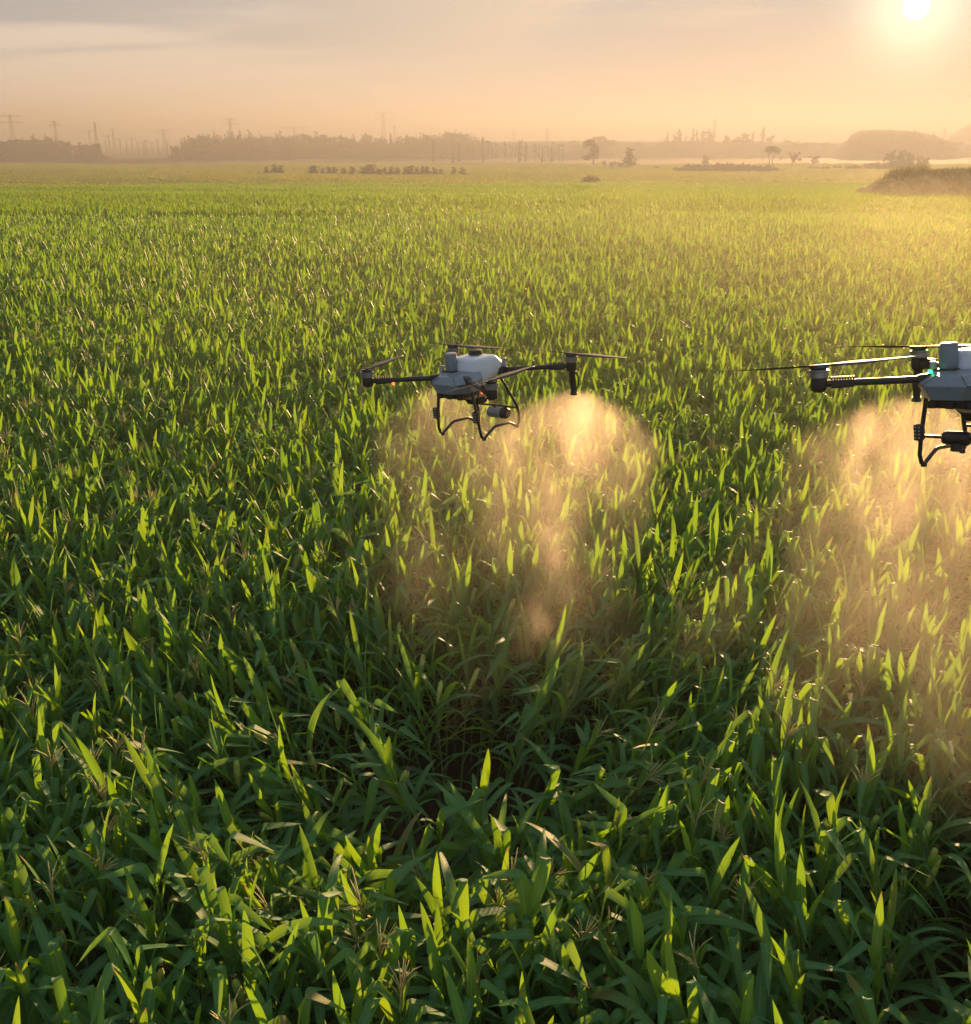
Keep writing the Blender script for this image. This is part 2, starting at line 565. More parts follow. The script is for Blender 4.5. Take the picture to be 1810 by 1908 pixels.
# a library of leaf shapes: upright blades, arching blades, blades folded over
LEAFS = {'up': [], 'fold': [], 'arch': [], 'low': []}
for k in range(7):
    LEAFS['up'].append(leaf_shape(rnd, rnd.uniform(.68, .98), rnd.uniform(.090, .118), R(rnd.uniform(74, 88)), R(rnd.uniform(0, 18)), twist=rnd.uniform(-.6, .6)))
for k in range(9):
    LEAFS['fold'].append(leaf_shape(rnd, rnd.uniform(.82, 1.08), rnd.uniform(.088, .112), R(rnd.uniform(54, 80)), R(rnd.uniform(5, 25)), kp=rnd.uniform(.42, .68), kang=R(rnd.uniform(75, 140)), twist=rnd.uniform(-.5, .5)))
for k in range(8):
    LEAFS['arch'].append(leaf_shape(rnd, rnd.uniform(.92, 1.2), rnd.uniform(.078, .10), R(rnd.uniform(52, 74)), R(rnd.uniform(55, 115)), twist=rnd.uniform(-.9, .9)))
for k in range(4):
    LEAFS['low'].append(leaf_shape(rnd, rnd.uniform(.8, 1.0), rnd.uniform(.08, .1), R(rnd.uniform(35, 55)), R(rnd.uniform(90, 140)), twist=rnd.uniform(-.6, .6), n=7))
LEAF_ME = {}
for kname, lst in LEAFS.items():
    for i, (V, Fq, UV) in enumerate(lst):
        LEAF_ME[(kname, i)] = raw_mesh('leaf', V, Fq, UV, (M_leaf,))


def tube_np(pts, rads, n=5):
    pts = [np.array(p, float) for p in pts]
    V, Fq = [], []
    for i, p in enumerate(pts):
        t = pts[min(i + 1, len(pts) - 1)] - pts[max(i - 1, 0)]
        t /= np.linalg.norm(t)
        a = np.cross(t, [0.3, 1, 0.1]); a /= np.linalg.norm(a)
        b = np.cross(t, a)
        for k in range(n):
            q = 2 * math.pi * k / n
            V.append(p + (a * math.cos(q) + b * math.sin(q)) * rads[i])
    for i in range(len(pts) - 1):
        for k in range(n):
            Fq.append((i * n + k, i * n + (k + 1) % n, (i + 1) * n + (k + 1) % n, (i + 1) * n + k))
    Fq.append(tuple((len(pts) - 1) * n + k for k in range(n)))
    return np.array(V), Fq


def join(parts):
    V, Fq = [], []
    o = 0
    for v, f in parts:
        V.append(v)
        Fq += [tuple(i + o for i in q) for q in f]
        o += len(v)
    return np.concatenate(V), Fq


def zuv(V):
    return np.full((len(V), 2), 0.3)


STALK_ME, TASSEL_ME = [], []
for k in range(4):
    h = 2.0
    zz = np.linspace(0, h, 8)
    bx, by = rnd.uniform(-.04, .04), rnd.uniform(-.04, .04)
    V, Fq = tube_np([(bx * (z / h) ** 2, by * (z / h) ** 2, z) for z in zz], [.016 - .010 * (z / h) for z in zz])
    STALK_ME.append((V, Fq, raw_mesh('stalk', V, Fq, zuv(V), (M_stalk,))))
for k in range(4):
    ps = [tube_np([(0, 0, 0), (0.004, 0, .16), (0.012, 0.004, .30), (.02, .006, .46)], [.005, .006, .007, .002], 4)]
    for j in range(rnd.randint(6, 10)):
        a, z0 = rnd.uniform(0, 6.28), rnd.uniform(.10, .24)
        L, e = rnd.uniform(.16, .27), R(rnd.uniform(66, 86))
        q = [(0, 0, z0)]
        for s in (.35, .7, 1.0):
            ee = e - .35 * s
            q.append((math.cos(a) * L * s * math.cos(ee), math.sin(a) * L * s * math.cos(ee), z0 + L * s * math.sin(ee)))
        ps.append(tube_np(q, [.003, .0055, .0055, .002], 3))
    V, Fq = join(ps)
    TASSEL_ME.append((V, Fq, raw_mesh('tassel', V, Fq, zuv(V), (M_tassel,))))


def lathe_np(prof, n=7):
    V, Fq = [], []
    for r_, z in prof:
        for k in range(n):
            q = 2 * math.pi * k / n
            V.append((r_ * math.cos(q), r_ * math.sin(q), z))
    for i in range(len(prof) - 1):
        for k in range(n):
            Fq.append((i * n + k, i * n + (k + 1) % n, (i + 1) * n + (k + 1) % n, (i + 1) * n + k))
    Fq.append(tuple((len(prof) - 1) * n + k for k in range(n)))
    return np.array(V), Fq


HV, HF = lathe_np([(.012, 0), (.026, .05), (.033, .12), (.031, .20), (.026, .245), (.015, .27), (.006, .278)])
HUSK_ME = raw_mesh('husk', HV, HF, zuv(HV), (M_husk,))
sv = [tube_np([(0, 0, 0), (math.cos(a) * .014, math.sin(a) * .014, .03), (math.cos(a) * .035, math.sin(a) * .035, .03 - .01 * (k % 3))], [.005, .005, .002], 3) for k, a in enumerate(np.linspace(0, 6.28, 8)[:-1])]
SV, SF = join(sv)
SILK_ME = raw_mesh('silk', SV, SF, zuv(SV), (M_silk,))


def make_proto(seed, tassel, ears, upright):
    """a plant as a list of (name, mesh key, matrix)"""
    r = random.Random(seed)
    spec = [('stalk', ('stalk', r.randrange(4)), Matrix())]
    n = 12
    a0 = r.uniform(0, 6.28)
    for k in range(n):
        h = 0.55 + (2.0 - 0.55) * (k / (n - 1)) ** 0.9
        az = a0 + math.pi * k + r.gauss(0, .45)
        u = k / (n - 1)
        if u < .3: kind = 'low'
        elif u < .62: kind = r.choices(['arch', 'fold', 'low'], [3, 5, 1])[0]
        else: kind = r.choices(['up', 'fold', 'arch'], [upright * 1.1, 4.2, 1.3])[0]
        i = r.randrange(len(LEAFS[kind]))
        sc = r.uniform(.85, 1.1) * (1.0 if u < .85 else .85)
        spec.append(('leaf', (kind, i), Matrix.Translation((0, 0, h)) @ Matrix.Rotation(az, 4, 'Z') @ Matrix.Rotation(r.gauss(0, .12), 4, 'X') @ Matrix.Scale(sc, 4)))
    if tassel:
        spec.append(('tassel', ('tassel', r.randrange(4)), Matrix.Translation((0, 0, 1.97)) @ Matrix.Scale(1.15, 4) @ Matrix.Rotation(r.uniform(0, 6), 4, 'Z') @ Matrix.Rotation(r.gauss(0, .1), 4, 'X')))
    for q in range(ears):
        az = r.uniform(0, 6.28)
        Mx = Matrix.Translation((0, 0, 1.56 + .2 * q)) @ Matrix.Rotation(az, 4, 'Z') @ Matrix.Translation((.03, 0, 0)) @ Matrix.Rotation(R(r.uniform(12, 30)), 4, 'Y') @ Matrix.Scale(r.uniform(1.1, 1.35), 4)
        spec.append(('ear', ('husk', 0), Mx))
        spec.append(('silk', ('silk', 0), Mx @ Matrix.Translation((0, 0, .27))))
    return spec


def geom(key):
    if key[0] == 'stalk': return STALK_ME[key[1]][:2] + (1, STALK_ME[key[1]][2])
    if key[0] == 'tassel': return TASSEL_ME[key[1]][:2] + (2, TASSEL_ME[key[1]][2])
    if key[0] == 'husk': return HV, HF, 3, HUSK_ME
    if key[0] == 'silk': return SV, SF, 4, SILK_ME
    V, Fq, UV = LEAFS[key[0]][key[1]]
    return V, Fq, 0, LEAF_ME[key]


KINDS_OF_PLANT = [
    # tassel, ears, upright weight, label
    (0, 0, 6, 'corn plant with pointed upright top leaves'),
    (1, 0, 5, 'tasselled corn plant with upright leaves'),
    (0, 1, 4, 'corn plant showing one pale ear'),
    (1, 1, 4, 'tasselled corn plant with one ear'),
    (0, 0, .5, 'corn plant with folded hanging top leaves'),
    (0, 2, 3, 'corn plant with two stacked ears'),
    (0, 0, 8, 'corn plant with a straight upright sheaf'),
    (1, 0, 1.5, 'tasselled corn plant with folded leaves'),
    (0, 1, 1.5, 'eared corn plant with folded leaves'),
    (0, 0, 2, 'corn plant with upright and arching leaves'),
    (0, 0, 5, 'corn plant with upright and kinked blades'),
    (0, 1, 6, 'eared corn plant with upright leaves'),
]
PROTO = [make_proto(100 + k, t, e_, u) for k, (t, e_, u, _) in enumerate(KINDS_OF_PLANT)]
WEIGHTS = [9, 6, 6, 2, 8, 3, 9, 2, 6, 9, 9, 6]


def joined_plant(spec, name):
    Vs, Fs, Us, Ms = [], [], [], []
    o = 0
    for nm, key, Mx in spec:
        V, Fq, mi, me = geom(key)
        A = np.array(Mx)
        Vt = V @ A[:3, :3].T + A[:3, 3]
        Vs.append(Vt)
        Fs += [tuple(i + o for i in q) for q in Fq]
        o += len(V)
        Us.append(LEAFS[key[0]][key[1]][2] if mi == 0 else zuv(V))
        Ms += [mi] * len(Fq)
    return raw_mesh(name, np.concatenate(Vs), Fs, np.concatenate(Us), (M_leaf, M_stalk, M_tassel, M_husk, M_silk), Ms)


PLANT_SRC = [bpy.data.objects.new('corn_source', joined_plant(s, 'corn_source')) for s in PROTO]

# far plants: many thin blades per 2 m patch
PATCH_SRC = []
for k in range(4):
    r = random.Random(50 + k)
    V, Fq, UV, MI = [], [], [], []
    for j in range(40):
        x, y = r.uniform(-1.05, 1.05), r.uniform(-1.05, 1.05)
        hs = r.uniform(.86, 1.08)
        for q in range(9):
            h = (0.8 + 1.2 * q / 8) * hs
            az = r.uniform(0, 6.28)
            up = q > 4 and r.random() < .62
            L = r.uniform(.5, .75)
            e0 = R(r.uniform(70, 86)) if up else R(r.uniform(45, 65))
            w = r.uniform(.032, .048)
            p0 = np.array([x, y, h])
            d = np.array([math.cos(az), math.sin(az), 0])
            sd = np.array([-math.sin(az), math.cos(az), 0])
            p1 = p0 + L * .5 * (d * math.cos(e0) + np.array([0, 0, math.sin(e0)]))
            e1 = e0 - (R(15) if up else R(r.uniform(50, 130)))
            p2 = p1 + L * .5 * (d * math.cos(e1) + np.array([0, 0, math.sin(e1)]))
            b0 = len(V)
            V += [p0 - sd * w * .6, p0 + sd * w * .6, p1 - sd * w, p1 + sd * w, p2]
            UV += [(0, 0), (1, 0), (0, .5), (1, .5), (.5, 1)]
            Fq += [(b0, b0 + 1, b0 + 3, b0 + 2), (b0 + 2, b0 + 3, b0 + 4)]
            MI += [0, 0]
        if r.random() < .18:
            b0 = len(V)
            for a in range(3):
                az = a * 2.1
                V += [(x, y, 2.0 * hs), (x + .02, y, 2.0 * hs), (x + .12 * math.cos(az), y + .12 * math.sin(az), 2.38 * hs)]
                UV += [(0, 0)] * 3
                Fq += [(b0 + 3 * a, b0 + 3 * a + 1, b0 + 3 * a + 2)]
                MI += [1]
    PATCH_SRC.append(bpy.data.objects.new('patch_source', raw_mesh('patch_source', V, Fq, UV, (M_leaf_far, M_tassel), MI, smooth=False)))


def instancer(name, P, idx, rot, scl, sources, label):
    me = bpy.data.meshes.new(name)
    me.vertices.add(len(P))
    me.vertices.foreach_set('co', np.asarray(P, np.float32).ravel())
    a = me.attributes.new('pick', 'INT', 'POINT'); a.data.foreach_set('value', np.asarray(idx, np.int32))
    a = me.attributes.new('turn', 'FLOAT_VECTOR', 'POINT'); a.data.foreach_set('vector', np.asarray(rot, np.float32).ravel())
    a = me.attributes.new('grow', 'FLOAT_VECTOR', 'POINT'); a.data.foreach_set('vector', np.asarray(scl, np.float32).ravel())
    o = link(name, me)
    nt = bpy.data.node_groups.new(name, 'GeometryNodeTree')
    nt.interface.new_socket('Geometry', in_out='INPUT', socket_type='NodeSocketGeometry')
    nt.interface.new_socket('Geometry', in_out='OUTPUT', socket_type='NodeSocketGeometry')
    N, L = nt.nodes, nt.links
    gi, go = N.new('NodeGroupInput'), N.new('NodeGroupOutput')
    jn = N.new('GeometryNodeJoinGeometry')
    for s_ in reversed(sources):
        oi = N.new('GeometryNodeObjectInfo')
        oi.inputs['Object'].default_value = s_
        oi.inputs['As Instance'].default_value = False
        gti = N.new('GeometryNodeGeometryToInstance')
        L.new(oi.outputs['Geometry'], gti.inputs[0])
        L.new(gti.outputs[0], jn.inputs[0])
    ip = N.new('GeometryNodeInstanceOnPoints')
    ip.inputs['Pick Instance'].default_value = True
    L.new(gi.outputs[0], ip.inputs['Points'])
    L.new(jn.outputs[0], ip.inputs['Instance'])
    for nm, ty, sock in (('pick', 'INT', 'Instance Index'), ('turn', 'FLOAT_VECTOR', 'Rotation'), ('grow', 'FLOAT_VECTOR', 'Scale')):
        na = N.new('GeometryNodeInputNamedAttribute')
        na.data_type = ty
        na.inputs['Name'].default_value = nm
        L.new(na.outputs[0], ip.inputs[sock])
    L.new(ip.outputs[0], go.inputs[0])
    md = o.modifiers.new('scatter', 'NODES')
    md.node_group = nt
    tag(o, label, kind='stuff')
    return o


# rows run away to the upper right of the picture
ROWA = R(62)
ex, ey = np.array([math.cos(ROWA), math.sin(ROWA)]), np.array([-math.sin(ROWA), math.cos(ROWA)])
NEAR = 75.0
BANK = (None,)
i_, j_ = np.meshgrid(np.arange(-650, 700), np.arange(-320, 320))
A = i_.ravel() * 0.185 + nrg.normal(0, .045, i_.size)
B = j_.ravel() * 0.44 + nrg.normal(0, .06, i_.size)
PX = A * ex[0] + B * ey[0]
PY = A * ex[1] + B * ey[1]


def in_view(x, y, ml, mr):
    return (x > -(0.475 * y + 1.2 + ml)) & (x < 0.475 * y + 1.2 + mr)


keep = (PY > 0.2) & (PY < NEAR) & in_view(PX, PY, 11.0, 17.0) & (nrg.random(PX.size) < .93)
PX, PY = PX[keep], PY[keep]
n_ = len(PX)
field = np.sin(PX * .35 + 1) * np.sin(PY * .22) + .7 * np.sin(PX * .11 + PY * .09)
SC = 0.74 + .035 * field + nrg.normal(0, .045, n_)
LX = nrg.normal(0, .06, n_) + .02
LY = nrg.normal(0, .06, n_)
# air pushed down by the rotors flattens the crop outwards
for (cx_, cy_, rad, k) in ((-0.3, 8.4, 1.7, .55), (3.4, 5.4, 1.8, .28)):
    dx, dy = PX - cx_, PY - cy_
    d = np.hypot(dx, dy) + 1e-3
    w = k * np.exp(-((d - rad * .6) / rad) ** 2)
    LX += w * dx / d
    LY += w * dy / d
TURN = nrg.uniform(0, 6.283, n_)
PICK = nrg.choice(len(PROTO), n_, p=np.array(WEIGHTS) / sum(WEIGHTS))
W_NEAR = [5, 5, 6, 2, 13, 3, 4, 2.5, 11, 13, 11, 4]          # the nearest crop is more tangled
near_pick = nrg.choice(len(PROTO), n_, p=np.array(W_NEAR) / sum(W_NEAR))
PICK = np.where(nrg.random(n_) < np.clip((12.0 - PY) / 5.0, 0, .9), near_pick, PICK)
ROT = np.zeros((n_, 3))
for q in range(n_):
    Mx = Matrix.Rotation(LX[q], 3, 'Y') @ Matrix.Rotation(-LY[q], 3, 'X') @ Matrix.Rotation(TURN[q], 3, 'Z')
    ROT[q] = Mx.to_euler()
SCL = np.stack([SC * nrg.uniform(.92, 1.08, n_)] * 2 + [SC], -1)
PZ = zg(PY)

# the three hundred plants that show largest stand as things of their own
fx = PX / (PY * math.cos(PITCH) + (CAM.z - 1.3) * math.sin(PITCH))
vy = np.arctan2(CAM.z - 1.45, PY)
dist = np.sqrt(PX ** 2 + PY ** 2 + (CAM.z - 1.3) ** 2)
shown = (np.abs(fx) < .475) & (vy < PITCH + R(26.6))
order = np.argsort(np.where(shown, dist, 1e6))
near_set = order[:300]
rest = np.ones(n_, bool)
rest[near_set] = False
instancer('corn_field', np.stack([PX, PY, PZ], -1)[rest], PICK[rest], ROT[rest], SCL[rest], PLANT_SRC,
          'dense green corn crop filling the field behind the nearest plants')
ORD = ['first', 'second', 'third', 'fourth', 'fifth', 'sixth', 'seventh', 'eighth', 'ninth', 'tenth', 'eleventh', 'twelfth', 'thirteenth', 'fourteenth', 'fifteenth', 'sixteenth', 'seventeenth', 'eighteenth', 'nineteenth', 'twentieth']
TENS = {20: 'twenty', 30: 'thirty'}


def ordinal(k):
    return ORD[k] if k < 20 else TENS[(k + 1) // 10 * 10] + ('-' + ORD[(k + 1) % 10 - 1] if (k + 1) % 10 else 'th')


BANDS = ['in bottom row', 'in second row up', 'in third row up', 'in fourth row up', 'in fifth row up']
COLS = ['far left', 'at left', 'left of middle', 'right of middle', 'at right', 'far right']
by_y = near_set[np.argsort(-(CAM.z - 1.45) / PY[near_set])]
cell = {}
for rank, q in enumerate(by_y):
    c_ = min(5, max(0, int((fx[q] / .475 + 1) * 3)))
    cell.setdefault((min(4, rank // 60), c_, PICK[q]), []).append(q)
plant_label = {}
for (b_, c_, k_), qs in cell.items():
    qs.sort(key=lambda q: fx[q])
    for n__, q in enumerate(qs):
        side = '' if len(qs) == 1 else ', ' + (('left', 'right')[n__] if len(qs) == 2 else ordinal(n__)) + ' one'
        plant_label[q] = KINDS_OF_PLANT[k_][3] + ', ' + BANDS[b_] + ' ' + COLS[c_] + side
for q in near_set:
    root = empty('corn_plant', (PX[q], PY[q], PZ[q]), tuple(ROT[q]))
    root.scale = SCL[q]
    tag(root, plant_label[q], 'corn plant', 'corn plants in the nearest rows')
    ear = None
    for nm, key, Mx in PROTO[PICK[q]]:
        if nm == 'silk':
            o = link('silk', geom(key)[3], ear)
            o.matrix_local = Matrix.Translation((0, 0, .27))
            continue
        o = link(nm, geom(key)[3], root)
        o.matrix_local = Mx
        if nm == 'ear':
            ear = o

# the far crop
gx, gy = np.meshgrid(np.arange(-180, 195, 1.75), np.arange(NEAR + .5, 300, 1.75))
gx, gy = gx.ravel() + nrg.normal(0, .3, gx.size), gy.ravel() + nrg.normal(0, .3, gx.size)
k_ = in_view(gx, gy, 26, 30) & np.array([y_ < YEND(x_) for x_, y_ in zip(gx, gy)])
bx0, by0 = at_depth(1760, 132)[0], 132.0
k_ &= ~((gx > at_depth(1640, 132)[0]) & (np.abs(gy - by0) < 7))
gx, gy = gx[k_], gy[k_]
m_ = len(gx)
edge = np.array([YEND(x_) for x_ in gx]) - gy
gs = (.62 + .38 * np.clip(edge / 45, 0, 1)) * (1.0 + .07 * np.sin(gx * .05 + gy * .13) + .05 * np.sin(gx * .017 - gy * .05) + nrg.normal(0, .03, m_))
instancer('far_corn', np.stack([gx, gy, zg(gy)], -1), nrg.integers(0, 4, m_), np.stack([np.zeros(m_), np.zeros(m_), nrg.integers(0, 4, m_) * math.pi / 2], -1),
          np.stack([np.ones(m_) * .92, np.ones(m_) * .92, gs * .78], -1), PATCH_SRC, 'distant part of the green corn crop fading into haze')

MEADOW_SRC = []
for k in range(2):
    me = PATCH_SRC[k].data.copy()
    me.materials[0] = M_meadow
    MEADOW_SRC.append(bpy.data.objects.new('meadow_source', me))
# unmown grassland beyond the crop, in loose bands
gx, gy = np.meshgrid(np.arange(-370, 385, 3.6), np.concatenate([np.arange(240, 420, 3.4), np.arange(420, 640, 4.4)]))
gx, gy = gx.ravel() + nrg.normal(0, .7, gx.size), gy.ravel() + nrg.normal(0, .7, gx.size)
band = np.sin(gy * .055 + gx * .006 + 1.2) + .6 * np.sin(gy * .021 - gx * .011)
k_ = in_view(gx, gy, 50, 50) & np.array([y_ > YEND(x_) - 2 for x_, y_ in zip(gx, gy)]) & (nrg.random(gx.size) < np.clip(.85 + .3 * band, .4, 1))
gx, gy = gx[k_], gy[k_]
m_ = len(gx)
gs = .56 + .10 * np.sin(gx * .04 + gy * .03) + nrg.normal(0, .06, m_)
instancer('meadow', np.stack([gx, gy, zg(gy) - .3], -1), nrg.integers(0, 2, m_), np.stack([np.zeros(m_), np.zeros(m_), nrg.integers(0, 4, m_) * math.pi / 2], -1),
          np.stack([np.ones(m_) * 2.1, np.ones(m_) * 2.1, np.clip(gs, .3, .9)], -1), MEADOW_SRC, 'hazy green grassland between the crop and the woods')

# ------------------------------------------------------------------ trees
def leafy(r, blobs, n, size, flat=1.0):
    V, Fq = [], []
    wts = [b[3] ** 2 for b in blobs]
    for k in range(n):
        x, y, z, ra, rz = r.choices(blobs, wts)[0]
        d = Vector((r.gauss(0, 1), r.gauss(0, 1), r.gauss(0, 1))).normalized() * (r.random() ** .45)
        c = Vector((x + d.x * ra, y + d.y * ra, z + d.z * rz))
        a = Vector((r.gauss(0, 1), r.gauss(0, 1), r.gauss(0, .6))).normalized()
        b = a.cross(Vector((r.gauss(0, 1), r.gauss(0, 1), r.gauss(0, 1)))).normalized()
        s = size * r.uniform(.6, 1.4)
        o = len(V)
        V += [c - a * s - b * s * .4, c + a * s * .2 - b * s * .8, c + a * s, c + a * s * .1 + b * s * .8]
        Fq.append((o, o + 1, o + 2, o + 3))
    return np.array([tuple(v) for v in V]), Fq


def tree_parts(kind, r, H):
    """returns trunk (V,F) and crown (V,F) for a tree of height H"""
    if kind == 'conifer':
        tr = [tube_np([(0, 0, 0), (0, 0, H * .5), (0, 0, H * .97)], [H * .018, H * .012, H * .002])]
        bl = [(r.gauss(0, .01) * H, r.gauss(0, .01) * H, H * (.16 + .82 * q / 9), H * .15 * (1 - q / 9.6) + .02 * H, H * .06) for q in range(10)]
        cr = leafy(r, bl, 260, H * .035)
    elif kind == 'slender':
        tr = [tube_np([(0, 0, 0), (r.gauss(0, .01) * H, 0, H * .5), (r.gauss(0, .02) * H, 0, H * .95)], [H * .012, H * .009, H * .003])]
        bl = [(r.gauss(0, .02) * H, r.gauss(0, .02) * H, H * (.35 + .62 * q / 6), H * r.uniform(.035, .085), H * .06) for q in range(7)]
        cr = leafy(r, bl, 170, H * .024)
    elif kind == 'column':
        tr = [tube_np([(0, 0, 0), (0, 0, H * .9)], [H * .02, H * .006])]
        bl = [(r.gauss(0, .015) * H, r.gauss(0, .015) * H, H * (.15 + .8 * q / 8), H * r.uniform(.06, .10) * (1.1 - .5 * q / 8), H * .09) for q in range(9)]
        cr = leafy(r, bl, 320, H * .03)
    elif kind == 'young':
        tr = [tube_np([(0, 0, 0), (r.gauss(0, .02) * H, 0, H * .4), (0, 0, H * .85)], [H * .022, H * .015, H * .005])]
        bl = [(r.gauss(0, .08) * H, r.gauss(0, .08) * H, H * (.20 + .68 * q / 19), H * r.uniform(.13, .20) * (1.25 - .7 * q / 19), H * .10) for q in range(20)]
        cr = leafy(r, bl, 520, H * .04)
    elif kind == 'umbrella':
        tr = [tube_np([(s_ * H * .05, 0, 0), (s_ * H * .06, 0, H * .3), (s_ * H * .12, 0, H * .6), (s_ * H * .22, 0, H * .8)], [H * .02, H * .017, H * .013, H * .006]) for s_ in (-1, 1)]
        bl = [(math.cos(a) * H * .27 * f, math.sin(a) * H * .27 * f, H * (.62 + .22 * math.cos(f * 1.3)), H * .15, H * .12) for a, f in [(r.uniform(0, 6.28), r.uniform(.1, 1)) for _ in range(16)]]
        bl += [(-H * .36, 0, H * .42, H * .08, H * .1), (H * .36, 0, H * .4, H * .08, H * .12)]
        cr = leafy(r, bl, 700, H * .03)
    elif kind == 'shrub':
        tr = [tube_np([(0, 0, 0), (r.gauss(0, .1) * H, 0, H * .6)], [H * .04, H * .015])]
        bl = [(r.gauss(0, .35) * H, r.gauss(0, .3) * H, H * r.uniform(.25, .7), H * r.uniform(.2, .34), H * .28) for _ in range(8)]
        cr = leafy(r, bl, 320, H * .07)
    else:
        if kind == 'wind':
            tp = (H * .28, 0, H * .72)
        else:
            tp = (r.gauss(0, .03) * H, 0, H * .62)
        tr = [tube_np([(0, 0, 0), (tp[0] * .3, 0, H * .3), tp], [H * .03, H * .022, H * .008])]
        bl = []
        for q in range(13 if kind != 'wind' else 12):
            a = r.uniform(0, 6.28)
            f = r.uniform(.1, 1) * (.26 if kind != 'wind' else .44)
            zc_ = H * (r.uniform(.22, .88) if kind != 'wind' else r.uniform(.42, .9))
            bl.append((tp[0] * .8 + math.cos(a) * f * H, math.sin(a) * f * H * .7, zc_, H * r.uniform(.08, .15), H * r.uniform(.06, .12)))
            tr.append(tube_np([(tp[0] * .5, 0, H * .35), bl[-1][:3]], [H * .012, H * .004], 4))
        cr = leafy(r, bl, 560, H * .035)
    return join(tr), cr


def add_tree(kind, loc, H, label, group=None, name='tree', cat='tree', seed=0, m=None, cache={}):
    key = (kind, seed % 5)
    if key not in cache:
        t, c = tree_parts(kind, random.Random(900 + seed % 5 * 17 + sum(map(ord, kind))), 10.0)
        cache[key] = (raw_mesh('trunk', t[0], t[1], zuv(t[0]), (M_bark,)), raw_mesh('crown', c[0], c[1], None, (m or (M_conif if kind == 'conifer' else M_broad),), smooth=False))
    root = empty(name, loc, (0, 0, seed * 1.7 if kind not in ('wind', 'umbrella') else 0))
    wd = (1.45 if kind == 'young' else 1.0) * (0.9 + .08 * ((seed * 7) % 5))
    root.scale = (H / 10 * wd, H / 10 * wd, H / 10)
    tag(root, label, cat, group)
    link('trunk' if kind != 'shrub' else 'stem', cache[key][0], root)
    link('crown' if kind != 'shrub' else 'leaves', cache[key][1], root)
    return root


def tree_px(kind, px, py_base, py_top, label, group=None, name='tree', cat='tree', seed=0, y=None, m=None):
    if y is None:
        x, y, z, _ = on_ground(px, py_base)
    else:
        x, y, z = at_depth(px, y)
    H = height_for(py_top, y) - z
    return add_tree(kind, (x, y, z - .05), H, label, group, name, cat, seed, m)


def py_at(y):
    """photo row of the ground at depth y"""
    dz = float(zg(y)) - CAM.z
    f = y * math.cos(PITCH) - dz * math.sin(PITCH)
    return 954 - F * (y * math.sin(PITCH) + dz * math.cos(PITCH)) / f


def wood(name, spots, label, m, full=True):
    """a far wood that reads as one mass: (px, depth, top row, kind)"""
    lib = {}
    Vs, Fs = [], []
    o = 0
    r = random.Random(5)
    under = [(px + r.uniform(-6, 6), y + r.uniform(-14, 14), 0.42 * py_top + 0.58 * py_at(y), 'shrub') for px, y, py_top, _ in spots] if full else []
    for px, y, py_top, kind in spots + under:
        k = (kind, r.randrange(4))
        if k not in lib:
            t, c = tree_parts(kind, random.Random(hash(k[1]) + 31 * len(kind)), 1.0)
            lib[k] = join([t, c])
        V, Fq = lib[k]
        x, y, z = at_depth(px, y)
        H = height_for(py_top, y) - z
        a = r.uniform(0, 6.28)
        wv = r.uniform(.9, 1.35)
        Rm = np.array([[math.cos(a) * wv, -math.sin(a) * wv, 0], [math.sin(a) * wv, math.cos(a) * wv, 0], [0, 0, 1]])
        Vs.append(V @ Rm.T * H + np.array([x, y, z - .3]))
        Fs += [tuple(i + o for i in q) for q in Fq]
        o += len(V)
    ob = link(name, raw_mesh(name, np.concatenate(Vs), Fs, None, (m,), smooth=False))
    tag(ob, label, kind='stuff')
    return ob


r = random.Random(21)
sp_ = []
for k in range(95):                                   # wood at the far left
    px = r.uniform(-70, 184)
    top = np.interp(px, [-70, 0, 40, 60, 90, 130, 140, 146, 150, 165, 184], [262, 256, 253, 250, 252, 255, 262, 280, 262, 258, 268]) + r.uniform(-3, 9)
    if 141 < px < 147: continue
    sp_.append((px, r.uniform(790, 860), top, r.choice(['broad', 'conifer', 'broad'])))
wood('woods', sp_, 'hazy dark wood at the left end of the skyline', M_broad)
sp_ = []
for k in range(330):                                  # long wood across the middle
    px = 312 + (925 - 312) * r.random()
    top = np.interp(px, [312, 322, 340, 360, 400, 480, 560, 600, 640, 700, 760, 800, 850, 885, 905, 925], [288, 274, 262, 253, 250, 249, 252, 250, 254, 256, 255, 250, 247, 251, 262, 272]) + r.uniform(-6, 9) - (r.uniform(3, 7) if r.random() < .12 else 0)
    sp_.append((px, r.uniform(800, 930) + (px - 312) * .15, top, r.choice(['conifer', 'broad', 'conifer'])))
wood('woods', sp_, 'long hazy wood stretching across the middle of the skyline', M_conif)
sp_ = []
for k in range(150):                                  # woodland edge on the round hill
    px = 1580 + (1785 - 1580) * r.random()
    top = np.interp(px, [1580, 1590, 1605, 1650, 1700, 1740, 1768, 1785], [262, 246, 239, 237, 240, 247, 259, 272]) + r.uniform(0, 4) - (3 if r.random() < .08 else 0)
    sp_.append((px, r.uniform(925, 980), top + r.uniform(0, 10), r.choice(['conifer', 'broad'])))
wood('woods', sp_, 'woodland covering the round hill at the right of the skyline', M_conif, False)
sp_ = []
for k in range(60):                                   # scrub along the ridge
    px = r.choice([r.uniform(1460, 1570), r.uniform(1060, 1240), r.uniform(1560, 1820)])
    sp_.append((px, r.uniform(1030, 1070), 261 + r.uniform(-4, 3), 'broad'))
for k in range(26):
    px = r.uniform(1088, 1145)
    sp_.append((px, r.uniform(950, 1010), np.interp(px, [1088, 1105, 1120, 1145], [256, 252, 248, 256]) + r.uniform(0, 8), r.choice(['conifer', 'broad'])))
wood('woods', sp_, 'thin scrub and tree clump along the hazy ridge', M_broad, False)

